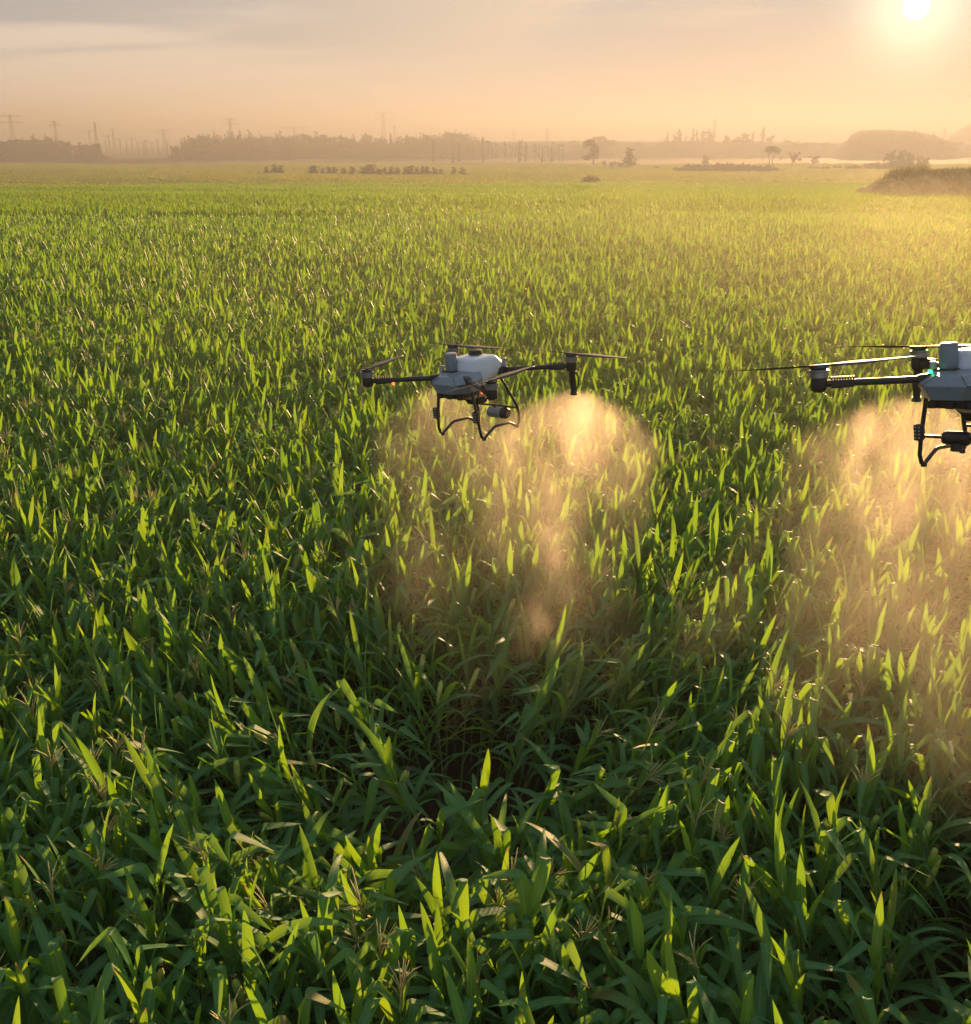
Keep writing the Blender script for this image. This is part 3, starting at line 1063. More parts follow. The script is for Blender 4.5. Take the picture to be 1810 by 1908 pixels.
# conifers standing on the ridge
gl = 'conifers standing on the ridge'
RIDGE = [(1243, 245), (1256, 241), (1265, 236), (1268, 244), (1278, 249), (1291, 236), (1298, 243), (1309, 237), (1314, 242), (1319, 238), (1324, 240), (1329, 241), (1238, 258), (1285, 252)]
for k, (px, top) in enumerate(RIDGE):
    tree_px('conifer' if k % 3 else 'column', px, 0, top, ordinal(sorted(q_[0] for q_ in RIDGE).index(px)) + ' narrow conifer from the left in the clump on the ridge', gl, 'conifer_tree', seed=k, y=1060)
for k, (px, top, lab) in enumerate([(1351, 247, 'small lone tree on the ridge, just right of the conifer clump'), (1371, 248, 'round topped small tree on the ridge, second right of the conifer clump'),
                                    (1390, 246, 'small pointed tree on the ridge beside a narrow dark pair'), (1403, 243, 'shorter tree of the narrow dark pair on the ridge'),
                                    (1421, 235, 'tallest narrow tree standing alone on the ridge'), (1436, 247, 'squat tree right of the tallest narrow tree on the ridge')]):
    tree_px('column' if k in (3, 4) else 'broad', px, 0, top, lab, 'lone trees on the ridge', 'ridge_tree', seed=k, y=1060)

# young trees in a row at the near edge of the plain
gl = 'young trees in a row beyond the crop'
rt = [(483, 318), (498, 308), (512, 305), (524, 305), (583, 306), (588, 308), (602, 312), (615, 309), (624, 309), (641, 311), (657, 308), (676, 309), (684, 304), (694, 303), (706, 312), (718, 309), (730, 308), (741, 310),
      (757, 308), (766, 306), (777, 309), (788, 307), (797, 308), (810, 309), (822, 313), (846, 309), (862, 310)]
for k, (px, top) in enumerate(rt):
    tree_px('young', px, 328.5, top, ordinal(k) + ' young tree from the left in the loose row beyond the crop', gl, 'young_tree', seed=k)

# slender trunks
gl = 'slender pale trees in the thin grove'
for k, px in enumerate(sorted(868 + (1052 - 868) * ((k * .618) % 1) for k in range(34))):
    tree_px('slender', px, 304 - r.uniform(0, 4), 258 + r.uniform(0, 14) + (px - 868) * .04, ordinal(k) + ' slender thin trunked tree from the left in the hazy grove', gl, 'slender_tree', seed=k)
gl = 'taller leafy trees in the thin grove'
for k, (px, b, t) in enumerate([(808, 305, 259), (845, 306, 274), (856, 304, 266), (900, 303, 254), (968, 304, 262), (980, 303, 264), (1010, 304, 278), (1028, 303, 272)]):
    tree_px('column', px, b, t, ordinal(k) + ' narrow leafy tree from the left standing out of the thin grove', gl, 'narrow_tree', seed=k)
for k, (kind, px, b, t, lab) in enumerate([
        ('broad', 573, 297, 262, 'small round tree standing before the long wood'),
        ('shrub', 596, 297, 285, 'little bush right of the round tree before the wood'),
        ('broad', 648, 298, 257, 'leaning hazy tree before the middle of the long wood'),
        ('broad', 690, 299, 262, 'broad pale tree touching the edge of the long wood'),
        ('broad', 1106, 311, 252, 'tall ragged tree standing alone on the open plain'),
        ('young', 1172, 316, 272, 'bushy upright tree right of the tall ragged tree'),
        ('shrub', 1140, 314, 297, 'low faint bush between the two lone trees'),
        ('shrub', 1224, 316, 307, 'tiny round bush alone on the plain'),
        ('young', 1314, 309, 286, 'small dark round tree above the hedge'),
        ('umbrella', 1436, 313, 268, 'spreading umbrella shaped tree with two bare trunks'),
        ('wind', 1474, 314, 281, 'small windswept tree with open branches'),
        ('wind', 1512, 313, 288, 'low sprawling tree right of the windswept tree')]):
    tree_px(kind, px, b, t, lab, None, 'bush' if kind == 'shrub' else 'tree', 'bush' if kind == 'shrub' else 'tree', seed=k)
tree_px('shrub', 1108, 338, 320, 'rounded dark bush at the far edge of the crop', None, 'bush', 'bush', seed=3, y=262)
# conical trees behind the bank
for k, (px, t) in enumerate([(1660, 275), (1678, 276), (1693, 280), (1712, 286), (1724, 290)]):
    tree_px('young', px, 316, t + 1, ordinal(k) + ' conical tree from the left in the clump behind the earth bank', 'conical trees behind the bank', 'conifer_tree', seed=k)


def hedge(name, px0, px1, py_base, tops, label, n, seed, m=M_shrub):
    r = random.Random(seed)
    Vs, Fs = [], []
    o = 0
    for k in range(n):
        px = r.uniform(px0, px1)
        x, y, z, _ = on_ground(px, py_base)
        y += r.uniform(-14, 14)
        H = max(.5, height_for(np.interp(px, [a for a, _ in tops], [b for _, b in tops]) + r.uniform(-2, 2), y) - z)
        _, (V, Fq) = tree_parts('shrub', r, H * 1.1)
        Vs.append(V + np.array([x, y, z]))
        Fs += [tuple(i + o for i in q) for q in Fq]
        o += len(V)
    ob = link(name, raw_mesh(name, np.concatenate(Vs), Fs, None, (m,), smooth=False))
    return tag(ob, label, 'hedge')


hedge('hedge', 1255, 1445, 321, [(1255, 313), (1300, 306), (1360, 305), (1400, 307), (1445, 312)], 'long low hedge under the umbrella tree', 60, 3)
hedge('hedge', 1500, 1600, 318, [(1500, 312), (1550, 309), (1600, 308)], 'faint short hedge left of the conical trees', 26, 4)
hedge('hedge', 1596, 1650, 318, [(1596, 308), (1620, 301), (1650, 306)], 'hazy rounded thicket in front of the conical trees', 10, 5)

# the earth bank at the right edge of the field
yb = 132.0
bp_ = [(1612, 356), (1632, 349), (1652, 337), (1672, 326), (1695, 321), (1740, 319), (1790, 317), (1850, 315), (1950, 314), (2080, 320), (2200, 347)]
xs_ = np.linspace(1612, 2200, 60)
V, Fq = [], []
nyb = 9
for j in range(nyb):
    t = -1 + 2 * j / (nyb - 1)
    y = yb + 5.5 * t
    f = (1 - abs(t) ** 2.2)
    for px in xs_:
        top = height_for(np.interp(px, [a for a, _ in bp_], [b for _, b in bp_]), yb)
        base = float(zg(y)) - .3
        wob = .25 * math.sin(px * .09 + j * 1.3) + .15 * math.sin(px * .23 + j)
        V.append((at_depth(px, yb)[0], y, base + max(0.0, top - base) * f + (wob * f if 0 < j < nyb - 1 else 0)))
for j in range(nyb - 1):
    for k in range(len(xs_) - 1):
        Fq.append((j * 60 + k, j * 60 + k + 1, (j + 1) * 60 + k + 1, (j + 1) * 60 + k))
M_bank = simple('bank_earth', (0.20, 0.155, 0.07), 0.95, noise=0.4, scale=0.8, bump=0.8)
bank = link('terrain', raw_mesh('terrain', V, Fq, None, (M_bank,)))
tag(bank, kind='structure')
r = random.Random(9)
Vg, Fg = [], []
for k in range(9000):
    px = r.uniform(1640, 2000)
    t = r.uniform(-.96, .6)
    top = height_for(np.interp(px, [a for a, _ in bp_], [b for _, b in bp_]), yb)
    y = yb + 5.5 * t
    base = float(zg(y)) - .3
    z = base + max(0, top - base) * (1 - abs(t) ** 2.2) - .1
    x = at_depth(px, yb)[0] + r.uniform(-.2, .2)
    h = r.uniform(.25, .9) * (1.4 if 1665 < px < 1735 and t > -.3 else .7) * (1 if t > -.4 else .6)
    a, w = r.uniform(0, 3.14), .05
    o = len(Vg)
    dx, dy = r.gauss(0, .15) * h, r.gauss(0, .15) * h
    Vg += [(x - w * math.cos(a), y - w * math.sin(a), z), (x + w * math.cos(a), y + w * math.sin(a), z), (x + dx, y + dy, z + h)]
    Fg.append((o, o + 1, o + 2))
tag(link('grass', raw_mesh('grass', Vg, Fg, None, (M_drygrass,), smooth=False)), 'tall yellow grass on top of the earth bank', kind='stuff')


# ------------------------------------------------------------------ pylons
def pylon(px, top, y, wide, arms, label, name='pylon', group=None):
    x, y, z = at_depth(px, y)
    H = height_for(top, y) - z
    root = empty(name, (x, y, z))
    tag(root, label, 'pylon', group)
    b = H * (.09 if wide else .07)
    lg = MB()
    rr = .15
    zs = [0, .25, .45, .62, .76, .88, 1.0]
    ws = [1, .72, .52, .38, .3, .24, .16]
    for sx in (-1, 1):
        for sy in (-1, 1):
            lg.tube([(sx * b * w, sy * b * w, H * q) for q, w in zip(zs, ws)], rr, 4)
    lg.build('lattice_leg', M_steel, root)
    br = MB()
    for q in range(len(zs) - 1):
        for sy in (-1, 1):
            for s in (-1, 1):
                br.tube([(s * b * ws[q], sy * b * ws[q], H * zs[q]), (-s * b * ws[q + 1], sy * b * ws[q + 1], H * zs[q + 1])], rr * .6, 3)
    br.build('brace', M_steel, root)
    for fr, half in arms:
        am = MB()
        for s in (-1, 1):
            am.tube([(s * H * half, 0, H * fr), (0, 0, H * fr + H * .03)], rr, 4)
            am.tube([(s * H * half, 0, H * fr), (0, 0, H * fr - H * .005)], rr, 4)
        am.build('cross_arm', M_steel, root)
        for s in (-1, 1):
            MB().tube([(s * H * half * .95, 0, H * fr), (s * H * half * .95, 0, H * fr - H * .05)], rr * .8, 4).build('insulator', M_steel, root)


T_ = [(.97, .34), (.83, .28)]
pylon(26, 214, 960, True, T_, 'widest lattice pylon, above the wood at the left edge')
pylon(107, 225, 1000, True, [(.97, .13), (.88, .2)], 'narrow armed pylon above the right part of the left wood')
pylon(181, 227, 900, False, [(.86, .06)], 'pointed lattice mast at the right end of the left wood', 'lattice_mast')
pylon(432, 220, 1020, True, [(.97, .2), (.86, .24)], 'pylon with two cross arms above the left part of the long wood')
pylon(550, 236, 1120, True, [(.97, .5)], 'faint low pylon with one wide arm above the long wood')
pylon(716, 208, 1200, True, [(.97, .2), (.85, .24)], 'faintest tall pylon above the middle of the long wood')
pylon(736, 232, 1150, False, [(.9, .1)], 'short faint mast right of the faintest tall pylon', 'lattice_mast')
pylon(1020, 235, 1130, False, [(.92, .12), (.76, .12)], 'small lattice mast above the ridge left of the tall ragged tree', 'lattice_mast')
pylon(957, 244, 1150, False, [(.9, .08)], 'thin mast above the slender grove', 'lattice_mast')
pylon(1330, 221, 1150, False, [(.9, .05)], 'thin mast rising from the conifer clump on the ridge', 'lattice_mast')
pylon(1757, 238, 1200, False, [(.9, .05)], 'thin mast between the round hill and the mountain', 'lattice_mast')
pylon(307, 241, 1150, True, [(.95, .28), (.8, .2)], 'faint broad pylon at the left foot of the long wood')
pylon(168, 242, 1180, True, [(.95, .3)], 'faint pylon just left of the pointed mast')
gl = 'gantry posts of the far substation'
for k, (px, t) in enumerate([(197, 262), (204, 252), (213, 240), (224, 258), (236, 262), (246, 256), (257, 265), (267, 262), (272, 260), (283, 264), (294, 259), (311, 262)]):
    pylon(px, t, 1150, k % 3 == 0, [(.96, .3 if k % 2 else .12)], ordinal(k) + ' faint gantry post from the left, between the two woods', 'gantry_post', gl)


# ------------------------------------------------------------------ drones
def make_drone(loc, rot, label, blade_ang, light, front_bar):
    root = empty('spray_drone', loc, rot)
    tag(root, label, 'drone', 'spraying drones over the corn')
    a, b = .684, .657
    # faceted front shell
    MB().hull([(s * x, y, z) for s in (-1, 1) for x, y, z in (
        (.075, .375, -.068), (.135, .425, -.125), (.085, .410, -.212), (.222, .315, -.118), (.185, .290, -.215), (.165, .255, -.058),
        (.215, .12, -.10), (.19, .08, -.21), (.15, .06, -.045), (.10, .06, -.22))], .004, 1).build('front_shell', M_grey, root, smooth_angle=8)
    sm_ = MB()
    for s_ in (-1, 1):
        sm_.tube([(s_ * .137, .428, -.125), (s_ * .077, .378, -.067)], .0022, 5).tube([(s_ * .137, .428, -.125), (s_ * .224, .317, -.118)], .0022, 5)
    sm_.build('panel_seam', M_black, root)
    # dark tray under the shell
    MB().box((0, .20, -.243), (.27, .28, .055), bevel=.012).build('electronics_tray', M_black, root)
    for x in (-.11, 0.0, .11):
        MB().lathe([(.03, -.03), (.034, -.015), (.034, .012)], (x, .335, -.238), 12).build('camera_pod', M_black, root)
    # tank in the body
    MB().hull([(s * x, y, z) for s in (-1, 1) for x, y, z in (
        (.15, .15, -.05), (.16, .12, -.19), (.135, .13, .045), (.165, -.02, .035), (.185, -.02, -.10), (.12, .10, .060),
        (.165, -.20, .025), (.18, -.25, -.09), (.13, -.20, .052), (.11, -.36, -.035), (.12, -.36, -.10), (.10, -.20, -.19))], .012, 2).build('tank', M_white, root, smooth_angle=25)
    lid = MB().lathe([(.066, 0), (.068, .016), (.058, .02), (.056, .036), (.03, .042)], (0.01, -.10, .062), 20).build('tank_lid', M_black, root)
    g_ = MB()
    for k in range(8):
        q = k * math.pi / 4
        g_.box((.01 + .06 * math.cos(q), -.10 + .06 * math.sin(q), .074), (.016, .012, .018), (0, 0, q))
    g_.build('lid_grip', M_black, lid)
    # rear frame
    MB().hull([(s * x, y, z) for s in (-1, 1) for x, y, z in ((.20, -.20, -.07), (.20, -.31, -.07), (.19, -.19, -.13), (.19, -.32, -.13), (.10, -.38, -.08), (.10, -.38, -.12), (.08, -.15, -.1))], .008, 1).build('rear_frame', M_black, root)
    # lower tank, straps and pump
    lt = MB().hull([(s * x, y, z) for s in (-1, 1) for x, y, z in ((.115, .10, -.20), (.10, .09, -.30), (.115, -.19, -.20), (.10, -.17, -.30), (.06, .06, -.335), (.06, -.13, -.335))], .016, 2).build('lower_tank', M_tan, root)
    for y in (.05, -.10):
        MB().tube([(-.121, y, -.20), (-.108, y, -.30), (-.064, y * .9, -.342), (.064, y * .9, -.342), (.108, y, -.30), (.121, y, -.20)], .006, 6).build('strap', M_black, lt)
    MB().hull([(s * x, y, z) for s in (-1, 1) for x, y, z in ((.085, .02, -.335), (.085, -.16, -.335), (.06, 0, -.395), (.06, -.14, -.395))], .01, 2).build('pump', M_black, root)
    MB().tube([(-.03, -.16, -.36), (-.06, -.22, -.34), (-.10, -.24, -.27), (-.12, -.24, -.16)], .010, 8).build('hose', M_orange, root)
    MB().tube([(.03, -.16, -.36), (.07, -.21, -.34), (.12, -.24, -.26), (.14, -.25, -.14)], .010, 8).build('hose', M_black, root)
    # antenna on its plinth, small positioning posts
    MB().hull([(.10 + s * .07, .16 + t * .07, z) for s in (-1, 1) for t in (-1, 1) for z in (-.085, -.045)], .012, 2).build('antenna_plinth', M_black, root)
    an = MB().lathe([(.052, -.045), (.056, -.03), (.056, .085), (.052, .098), (.04, .10)], (.10, .16, 0), 24).build('antenna', M_grey, root)
    MB().lathe([(.053, 0), (.053, .006), (.045, .010)], (.10, .16, .100), 24).build('antenna_cap', M_grey_light, an)
    for x, y, z0 in ((.175, .20, -.08), (-.165, -.30, -.075)):
        MB().lathe([(.034, 0), (.028, .03), (.021, .034), (.021, .075), (.017, .08)], (x, y, z0), 14).build('positioning_post', M_grey_light, root)

    # arms, motors, propellers
    for sx, sy, ang in ((1, 1, blade_ang[0]), (-1, 1, blade_ang[1]), (1, -1, blade_ang[2]), (-1, -1, blade_ang[3])):
        mx, my = sx * a, sy * b
        rx, ry = sx * .175, (.30 if sy > 0 else -.26)
        d = Vector((mx - rx, my - ry, 0)).normalized()
        sd = Vector((-d.y, d.x, 0))
        za = -.098
        P = lambda t, z=za: Vector((rx, ry, z)) + d * t
        L = (Vector((mx, my, 0)) - Vector((rx, ry, 0))).length
        arm = MB().tube([P(-.03), P(.10), P(L - .17), P(L - .04)], [.024, .022, .022, .022], 14).build('arm', M_carbon, root)
        MB().hull([P(t, z) + sd * (s * w) for s in (-1, 1) for t, z, w in ((-.05, -.06, .03), (-.05, -.135, .03), (.05, -.072, .026), (.05, -.125, .026))], .006, 2).build('arm_clamp', M_black, arm)
        MB().hull([P(t, z) + sd * (s * w) for s in (-1, 1) for t, z, w in ((L - .21, -.078, .02), (L - .21, -.125, .024), (L - .07, -.078, .022), (L - .07, -.13, .026))], .006, 2).build('speed_controller', M_black, arm)
        fins = MB()
        for k in range(9):
            p = P(L - .205 + .016 * k, -.068)
            fins.box(p, (.007, .045, .022), (0, 0, math.atan2(d.y, d.x)))
        fins.build('cooling_fin', M_black, arm)
        MB().lathe([(.030, -.150), (.044, -.140), (.050, -.12), (.050, -.075), (.046, -.062)], (mx, my, 0), 20).build('motor_mount', M_black, arm)
        if sy > 0 and light is not None and (sx == 1 or light == 'red'):
            if light == 'red':
                MB().lathe([(.010, -.012), (.014, -.004), (.012, .004)], P(L - .23, -.128), 12).build('status_light', M_red, arm)
            else:
                MB().lathe([(.010, -.012), (.014, 0), (.010, .012)], P(-.005, -.058) - d * .02, 12).build('status_light', M_green, arm)
        mo = MB().lathe([(.050, -.062), (.056, -.058), (.056, -.025), (.062, -.020), (.062, -.012), (.050, -.008)], (mx, my, 0), 28).build('motor', M_alu, root)
        cap = MB().lathe([(.046, -.008), (.050, -.004), (.050, .004), (.034, .010), (.020, .016)], (mx, my, 0), 20)
        for k in range(10):
            q = k * math.pi / 5
            cap.box((mx + .045 * math.cos(q), my + .045 * math.sin(q), .004), (.012, .010, .010), (0, 0, q))
        cap.build('motor_cap', M_black, mo)
        pr = MB().box((mx, my, .014), (.13, .034, .016), (0, 0, ang), bevel=.004).build('propeller', M_black, root)
        for s in (0, math.pi):
            V, Fq = [], []
            N = 14
            for k in range(N + 1):
                t = k / N
                rr_ = .045 + .575 * t
                ch = .058 * np.interp(t, [0, .12, .35, .7, .93, 1], [.45, .8, 1.2, .95, .62, .25])
                tw = R(22 - 15 * t)
                th = .006 * (1 - .7 * t)
                zc_ = .016 + .012 * t * t
                sw = -.012 * t * t
                for u, dz in ((-.5, 0), (-.15, th), (.5, 0), (0, -th * .4)):
                    V.append((rr_, ch * u * math.cos(tw) + sw, zc_ + ch * u * math.sin(tw) + dz))
            for k in range(N):
                for q in range(4):
                    Fq.append((k * 4 + q, k * 4 + (q + 1) % 4, k * 4 + 4 + (q + 1) % 4, k * 4 + 4 + q))
            Fq += [(0, 3, 2, 1), (N * 4, N * 4 + 1, N * 4 + 2, N * 4 + 3)]
            A = Matrix.Translation((mx, my, 0)) @ Matrix.Rotation(ang + s, 4, 'Z')
            me = raw_mesh('blade', [tuple(A @ Vector(v)) for v in V], Fq, None, (M_blade,))
            link('blade', me, pr)
        if sy < 0:
            nz = MB().tube([(mx, my, -.14), (mx + sx * .01, my - .005, -.24), (mx + sx * .015, my - .01, -.34)], [.030, .030, .026], 14).build('spray_nozzle', M_black, root)
            MB().lathe([(.034, 0), (.036, .012), (.030, .02), (.030, .034)], (mx + sx * .015, my - .01, -.374), 18).build('nozzle_disc', M_carbon, nz)
            MB().tube([(mx - .03, my + .03, -.13), (mx + sx * .055, my - .03, -.20), (mx + sx * .05, my - .03, -.29), (mx + sx * .02, my - .02, -.35)], .008, 8).build('nozzle_hose', M_black, nz)

    # landing gear
    for s in (-1, 1):
        x = s * .237
        path = [(s * .185, .26, -.20), (s * .205, .25, -.33), (s * .225, .24, -.46), (x, .228, -.58), (x, .205, -.635), (x, .17, -.65), (x, .13, -.635), (x, .02, -.585),
                (x, -.02, -.578), (x, -.22, -.592), (x, -.26, -.60), (x, -.345, -.645), (x, -.385, -.65), (x, -.415, -.62), (x, -.415, -.54), (x, -.385, -.46), (s * .20, -.24, -.22), (s * .17, -.20, -.14)]
        sk = MB().tube(path, .0135, 12).build('landing_skid', M_carbon, root)
        MB().lathe([(.018, 0), (.020, .012), (.016, .02)], (x, .17, -.668), 12).build('skid_foot', M_black, sk)
        MB().lathe([(.018, 0), (.020, .012), (.016, .02)], (x, -.375, -.668), 12).build('skid_foot', M_black, sk)
        sb = MB().box((s * .225, .265, -.435), (.052, .05, .10), (R(-6), 0, 0), bevel=.008).build('leg_sensor', M_black, root)
        vt = MB()
        for k in range(4):
            for c_ in (-1, 1):
                vt.box((s * .225 + c_ * .012, .294 - .002 * k, -.40 - .022 * k), (.012, .006, .010), (R(-6), 0, 0))
        vt.build('sensor_window', M_grey_light, sb)
    bar = MB().tube([(-.225, -.40, -.485), (.225, -.40, -.485)], .010, 10).build('crossbar', M_carbon, root)
    for x in (-.09, .03):
        MB().box((x, -.40, -.49), (.02, .03, .035), bevel=.004).build('bar_clip', M_black, bar)
    ra = MB().tube([(.095, -.40, -.552), (.085, -.40, -.552), (-.055, -.40, -.552)], [.046, .052, .052], 24).build('rear_radar', M_grey, root)
    MB().tube([(-.055, -.40, -.552), (-.11, -.40, -.552), (-.125, -.40, -.552)], [.053, .053, .04], 24).build('radar_end', M_black, ra)
    if front_bar:
        fb = MB().tube([(-.215, .245, -.46), (.215, .245, -.46)], .010, 10).build('crossbar', M_carbon, root)
        MB().hull([(s * x, .245 + y, -.46 + z) for s in (-1, 1) for x, y, z in ((.085, .03, .03), (.085, -.03, .03), (.085, .03, -.03), (.085, -.03, -.03), (.07, .045, 0), (.07, -.045, 0), (.06, 0, .045), (.06, 0, -.05))], .008, 2).build('front_radar', M_black, root)
        MB().lathe([(.034, 0), (.034, .05)], (0, .245, -.54), 16).build('radar_window', M_black, fb)
    return root


def local_ang(yaw, wx, wy):
    """angle in the drone's own frame of a world direction"""
    return math.atan2(wy, wx) - yaw


YL, YR = R(145.2), R(132.1)
LEFT = Vector((-.138, 9.298, 4.657))
RIGHT = Vector((3.022, 6.238, 5.325))
LROT, RROT = (R(-.3), R(3.0), YL), (R(2.2), R(8.5), YR)
make_drone(LEFT, LROT, 'whole grey and white spraying drone hovering in the middle of the field',
           (local_ang(YL, -.45, -.9), local_ang(YL, .6, .8), local_ang(YL, -.8, .6), local_ang(YL, .75, -.65)), 'red', False)
make_drone(RIGHT, RROT, 'nearer grey spraying drone cut off by the right edge of the photo',
           (local_ang(YR, -1, -.10), local_ang(YR, .5, .8), local_ang(YR, -.72, .7), local_ang(YR, .8, .6)), 'green', True)


# ------------------------------------------------------------------ spray and haze
def mist(loc, dens, rr, hh, drift, seed, veil_d, streak, label):
    """a plume of spray as a voxel grid; rr: umbrella radius, hh: fall height, nozzle at the object's origin"""
    me = bpy.data.meshes.new('spray_mist')
    me.vertices.add(1)
    o = link('spray_mist', me)
    nt = bpy.data.node_groups.new('spray_mist', 'GeometryNodeTree')
    nt.interface.new_socket('Geometry', in_out='INPUT', socket_type='NodeSocketGeometry')
    nt.interface.new_socket('Geometry', in_out='OUTPUT', socket_type='NodeSocketGeometry')
    g = G(nt)
    pos = g.n('GeometryNodeInputPosition').outputs[0]

    def scaled(v):
        q = g.n('ShaderNodeVectorMath', {0: pos}, operation='MULTIPLY')
        q.inputs[1].default_value = v
        return q.outputs[0]
    sp = g.n('ShaderNodeSeparateXYZ', {0: pos})
    x, y, z = sp.outputs
    h = g.m('MAXIMUM', g.m('MULTIPLY', z, -1.0), 0.0)
    hn = g.m('DIVIDE', h, hh)
    warp = g.n('ShaderNodeTexNoise', {'Vector': pos, 'Scale': 1.7, 'Detail': 3.0, 'W': seed}, noise_dimensions='4D')
    wv = g.n('ShaderNodeSeparateXYZ', {0: warp.outputs['Color']})
    amp = g.m('MINIMUM', g.m('MULTIPLY', g.m('MULTIPLY', h, h), 1.1), 0.9)
    x2 = g.m('ADD', g.m('SUBTRACT', x, g.m('MULTIPLY', h, drift[0])), g.m('MULTIPLY', g.m('SUBTRACT', wv.outputs[0], .5), amp))
    y2 = g.m('ADD', g.m('SUBTRACT', y, g.m('MULTIPLY', h, drift[1])), g.m('MULTIPLY', g.m('SUBTRACT', wv.outputs[1], .5), amp))
    r = g.m('SQRT', g.m('ADD', g.m('MULTIPLY', x2, x2), g.m('MULTIPLY', y2, y2)))
    rad = g.m('MULTIPLY', g.m('POWER', g.m('MINIMUM', g.m('DIVIDE', h, 0.33), 1.5), 0.5), rr)
    rad = g.m('ADD', rad, 0.02)
    q = g.m('DIVIDE', r, rad)
    dome = g.m('SUBTRACT', 1.0, g.step(q, 0.55, 1.08))
    fall = g.m('POWER', 2.718, g.m('MULTIPLY', h, -1.75))
    core_r = g.m('ADD', g.m('MULTIPLY', h, 0.035), 0.14)
    core = g.m('POWER', 2.718, g.m('MULTIPLY', g.m('POWER', g.m('DIVIDE', r, core_r), 2.0), -1.0))
    nz = g.n('ShaderNodeTexNoise', {'Vector': scaled((3.4, 3.4, 1.5)), 'Scale': 1.0, 'Detail': 4.0, 'Roughness': 0.6, 'W': seed * 1.7, 'Distortion': .7}, noise_dimensions='4D')
    clump = g.step(nz.outputs[0], 0.40, 0.66)
    clump = g.m('MULTIPLY_ADD', clump, 1.1, g.m('MULTIPLY', g.m('SUBTRACT', 1.0, g.step(h, .1, .8)), .18))
    d1 = g.m('MULTIPLY', g.m('MULTIPLY', dome, fall), clump)
    d2 = g.m('MULTIPLY', g.m('MULTIPLY', core, g.m('SUBTRACT', 1.0, g.step(hn, .35, 1.0))), g.m('MULTIPLY_ADD', clump, .85, .2))
    d2 = g.m('MULTIPLY', d2, g.step(h, .2, .7))
    n2 = g.n('ShaderNodeTexNoise', {'Vector': scaled((1.5, 1.5, .8)), 'Scale': 1.0, 'Detail': 3.0, 'W': seed * 3.1}, noise_dimensions='4D')
    vr = g.m('SUBTRACT', 1.0, g.step(g.m('DIVIDE', r, g.m('ADD', g.m('MULTIPLY', h, .55), rr * 1.1)), .25, 1.0))
    d3 = g.m('MULTIPLY', g.m('MULTIPLY', vr, g.step(n2.outputs[0], .36, .70)), g.m('MULTIPLY', g.step(h, .12, .9), veil_d))
    d3 = g.m('MULTIPLY', d3, g.m('SUBTRACT', 1.0, g.step(hn, .8, 1.15)))
    tot = g.m('ADD', g.m('MULTIPLY', g.m('ADD', d1, g.m('MULTIPLY', d2, streak)), dens), d3)
    tot = g.m('MAXIMUM', g.m('SUBTRACT', tot, 0.004), 0.0)
    w = rr * 1.1 + .55 * hh
    cxs, cys = hh * drift[0], hh * drift[1]
    lo = (min(0, cxs) - w, min(0, cys) - w, -hh * 1.15)
    hi = (max(0, cxs) + w, max(0, cys) + w, 0.03)
    vox = 0.065
    vc = g.n('GeometryNodeVolumeCube', {'Density': tot, 'Min': lo, 'Max': hi})
    for nm, k in (('Resolution X', 0), ('Resolution Y', 1), ('Resolution Z', 2)):
        vc.inputs[nm].default_value = max(4, int((hi[k] - lo[k]) / vox))
    sm = g.n('GeometryNodeSetMaterial', {'Geometry': vc.outputs[0], 'Material': M_mist})
    g.n('NodeGroupOutput', {0: sm.outputs[0]})
    md = o.modifiers.new('plume', 'NODES')
    md.node_group = nt
    me.materials.append(M_mist)
    o.location = loc
    tag(o, label, kind='stuff')
    return o


M_mist, g = mat('spray_mist')
g.n('ShaderNodeOutputMaterial', {'Volume': g.n('ShaderNodeVolumePrincipled', {'Color': (1.0, 0.87, 0.76), 'Density': 1.0, 'Anisotropy': 0.58}).outputs[0]})
M_mist.cycles.volume_step_rate = 3.0


def drone_point(loc, rot, p):
    return Vector(loc) + Euler(rot).to_matrix() @ Vector(p)


N1 = drone_point(LEFT, LROT, (-.70, -.667, -.375))
N2 = drone_point(LEFT, LROT, (.70, -.667, -.375))
N3 = drone_point(RIGHT, RROT, (.70, -.667, -.375))
N4 = drone_point(RIGHT, RROT, (-.70, -.667, -.375))
mist(N1, 0.80, .80, 3.1, (-.12, -.10), 1.3, .03, 1.15, 'golden spray plume under the right nozzle of the whole drone')
mist(N2, 0.26, .72, 2.3, (-.14, -.16), 4.9, .045, 0.0, 'thinner golden spray plume behind the whole drone')
mist(N3, 0.60, .72, 2.4, (-.06, -.02), 8.2, .08, 0.6, 'golden spray plume under the left nozzle of the cropped drone')
mist(N4, 0.42, .72, 2.4, (-.10, -.03), 12.7, .09, 0.3, 'drifting spray at the right edge below the cropped drone')

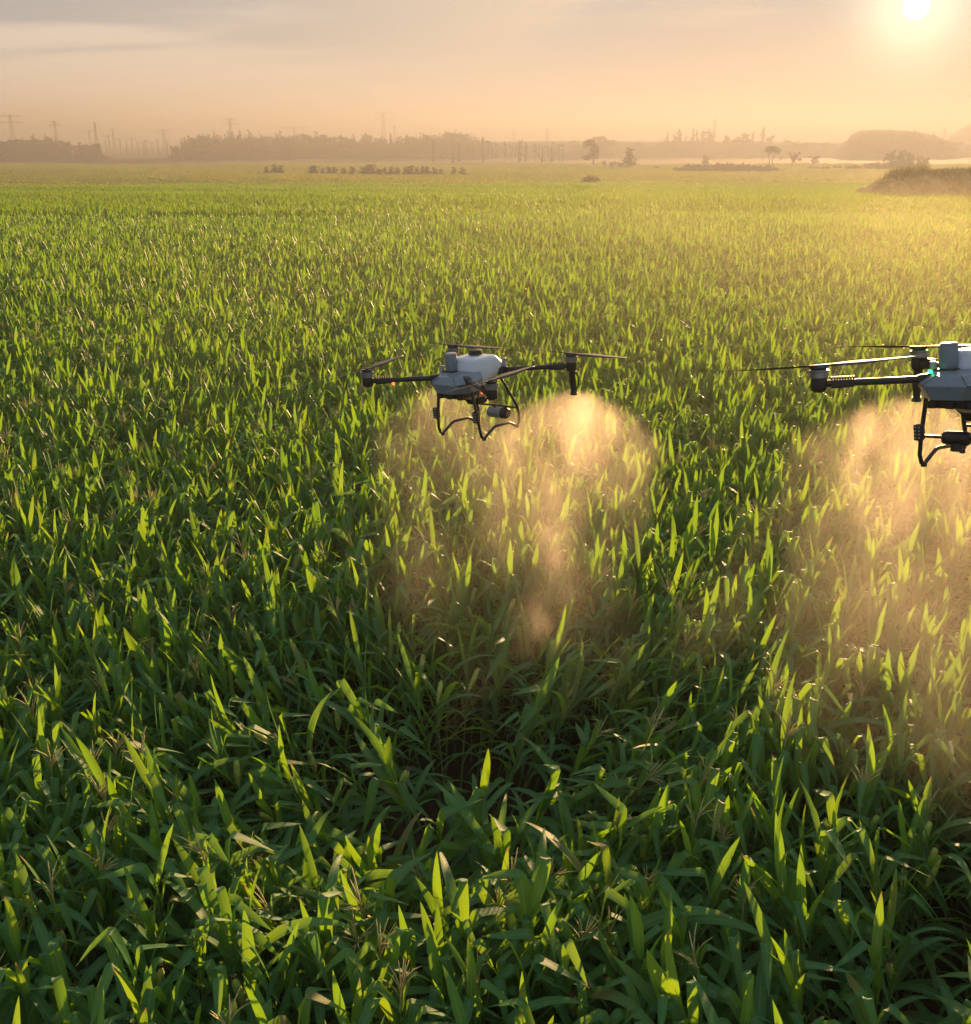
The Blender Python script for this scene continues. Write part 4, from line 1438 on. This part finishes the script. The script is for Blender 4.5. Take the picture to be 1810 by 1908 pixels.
# older spray hanging over the crop the drones have already passed
me = bpy.data.meshes.new('spray_drift')
me.vertices.add(1)
dr = link('spray_drift', me)
nt = bpy.data.node_groups.new('spray_drift', 'GeometryNodeTree')
nt.interface.new_socket('Geometry', in_out='INPUT', socket_type='NodeSocketGeometry')
nt.interface.new_socket('Geometry', in_out='OUTPUT', socket_type='NodeSocketGeometry')
g = G(nt)
pos = g.n('GeometryNodeInputPosition').outputs[0]
sp = g.n('ShaderNodeSeparateXYZ', {0: pos})
x, y, z = sp.outputs
fx_ = g.m('MULTIPLY', g.step(g.m('SUBTRACT', x, g.m('MULTIPLY', y, -0.06)), -20.0, 16.0), g.m('SUBTRACT', 1.0, g.step(x, 46, 66)))
fy_ = g.m('MULTIPLY', g.step(y, 8.0, 20.0), g.m('SUBTRACT', 1.0, g.step(y, 30.0, 85.0)))
fz_ = g.m('SUBTRACT', 1.0, g.step(z, 3.2, 6.0))
nn = g.n('ShaderNodeTexNoise', {'Vector': pos, 'Scale': 0.11, 'Detail': 3.0})
dd = g.m('MULTIPLY', g.m('MULTIPLY', g.m('MULTIPLY', fx_, fy_), fz_), g.m('MULTIPLY_ADD', g.step(nn.outputs[0], .3, .7), .9, .35))
vc = g.n('GeometryNodeVolumeCube', {'Density': g.m('MULTIPLY', dd, 0.0023), 'Min': (-22, 8, -2.2), 'Max': (68, 152, 6.1)})
for nm, k in (('Resolution X', 50), ('Resolution Y', 90), ('Resolution Z', 12)):
    vc.inputs[nm].default_value = k
md_, g2 = mat('spray_drift')
g2.n('ShaderNodeOutputMaterial', {'Volume': g2.n('ShaderNodeVolumePrincipled', {'Color': (1.0, 0.86, 0.58), 'Density': 1.0, 'Anisotropy': 0.62}).outputs[0]})
md_.cycles.volume_step_rate = 10.0
sm = g.n('GeometryNodeSetMaterial', {'Geometry': vc.outputs[0], 'Material': md_})
g.n('NodeGroupOutput', {0: sm.outputs[0]})
m_ = dr.modifiers.new('drift', 'NODES')
m_.node_group = nt
me.materials.append(md_)
tag(dr, 'thin golden spray drift hanging over the crop behind the cropped drone', kind='stuff')

mh, g = mat('haze_air')
g.n('ShaderNodeOutputMaterial', {'Volume': g.n('ShaderNodeVolumePrincipled', {'Color': (0.275, 0.280, 0.305), 'Density': 0.00125, 'Anisotropy': 0.40}).outputs[0]})
mb = MB()
mb.box((0, 1290, 14.5), (3700, 2740, 57))
hz = mb.build('haze', mh)
tag(hz, 'pale evening haze over the whole plain', kind='stuff')
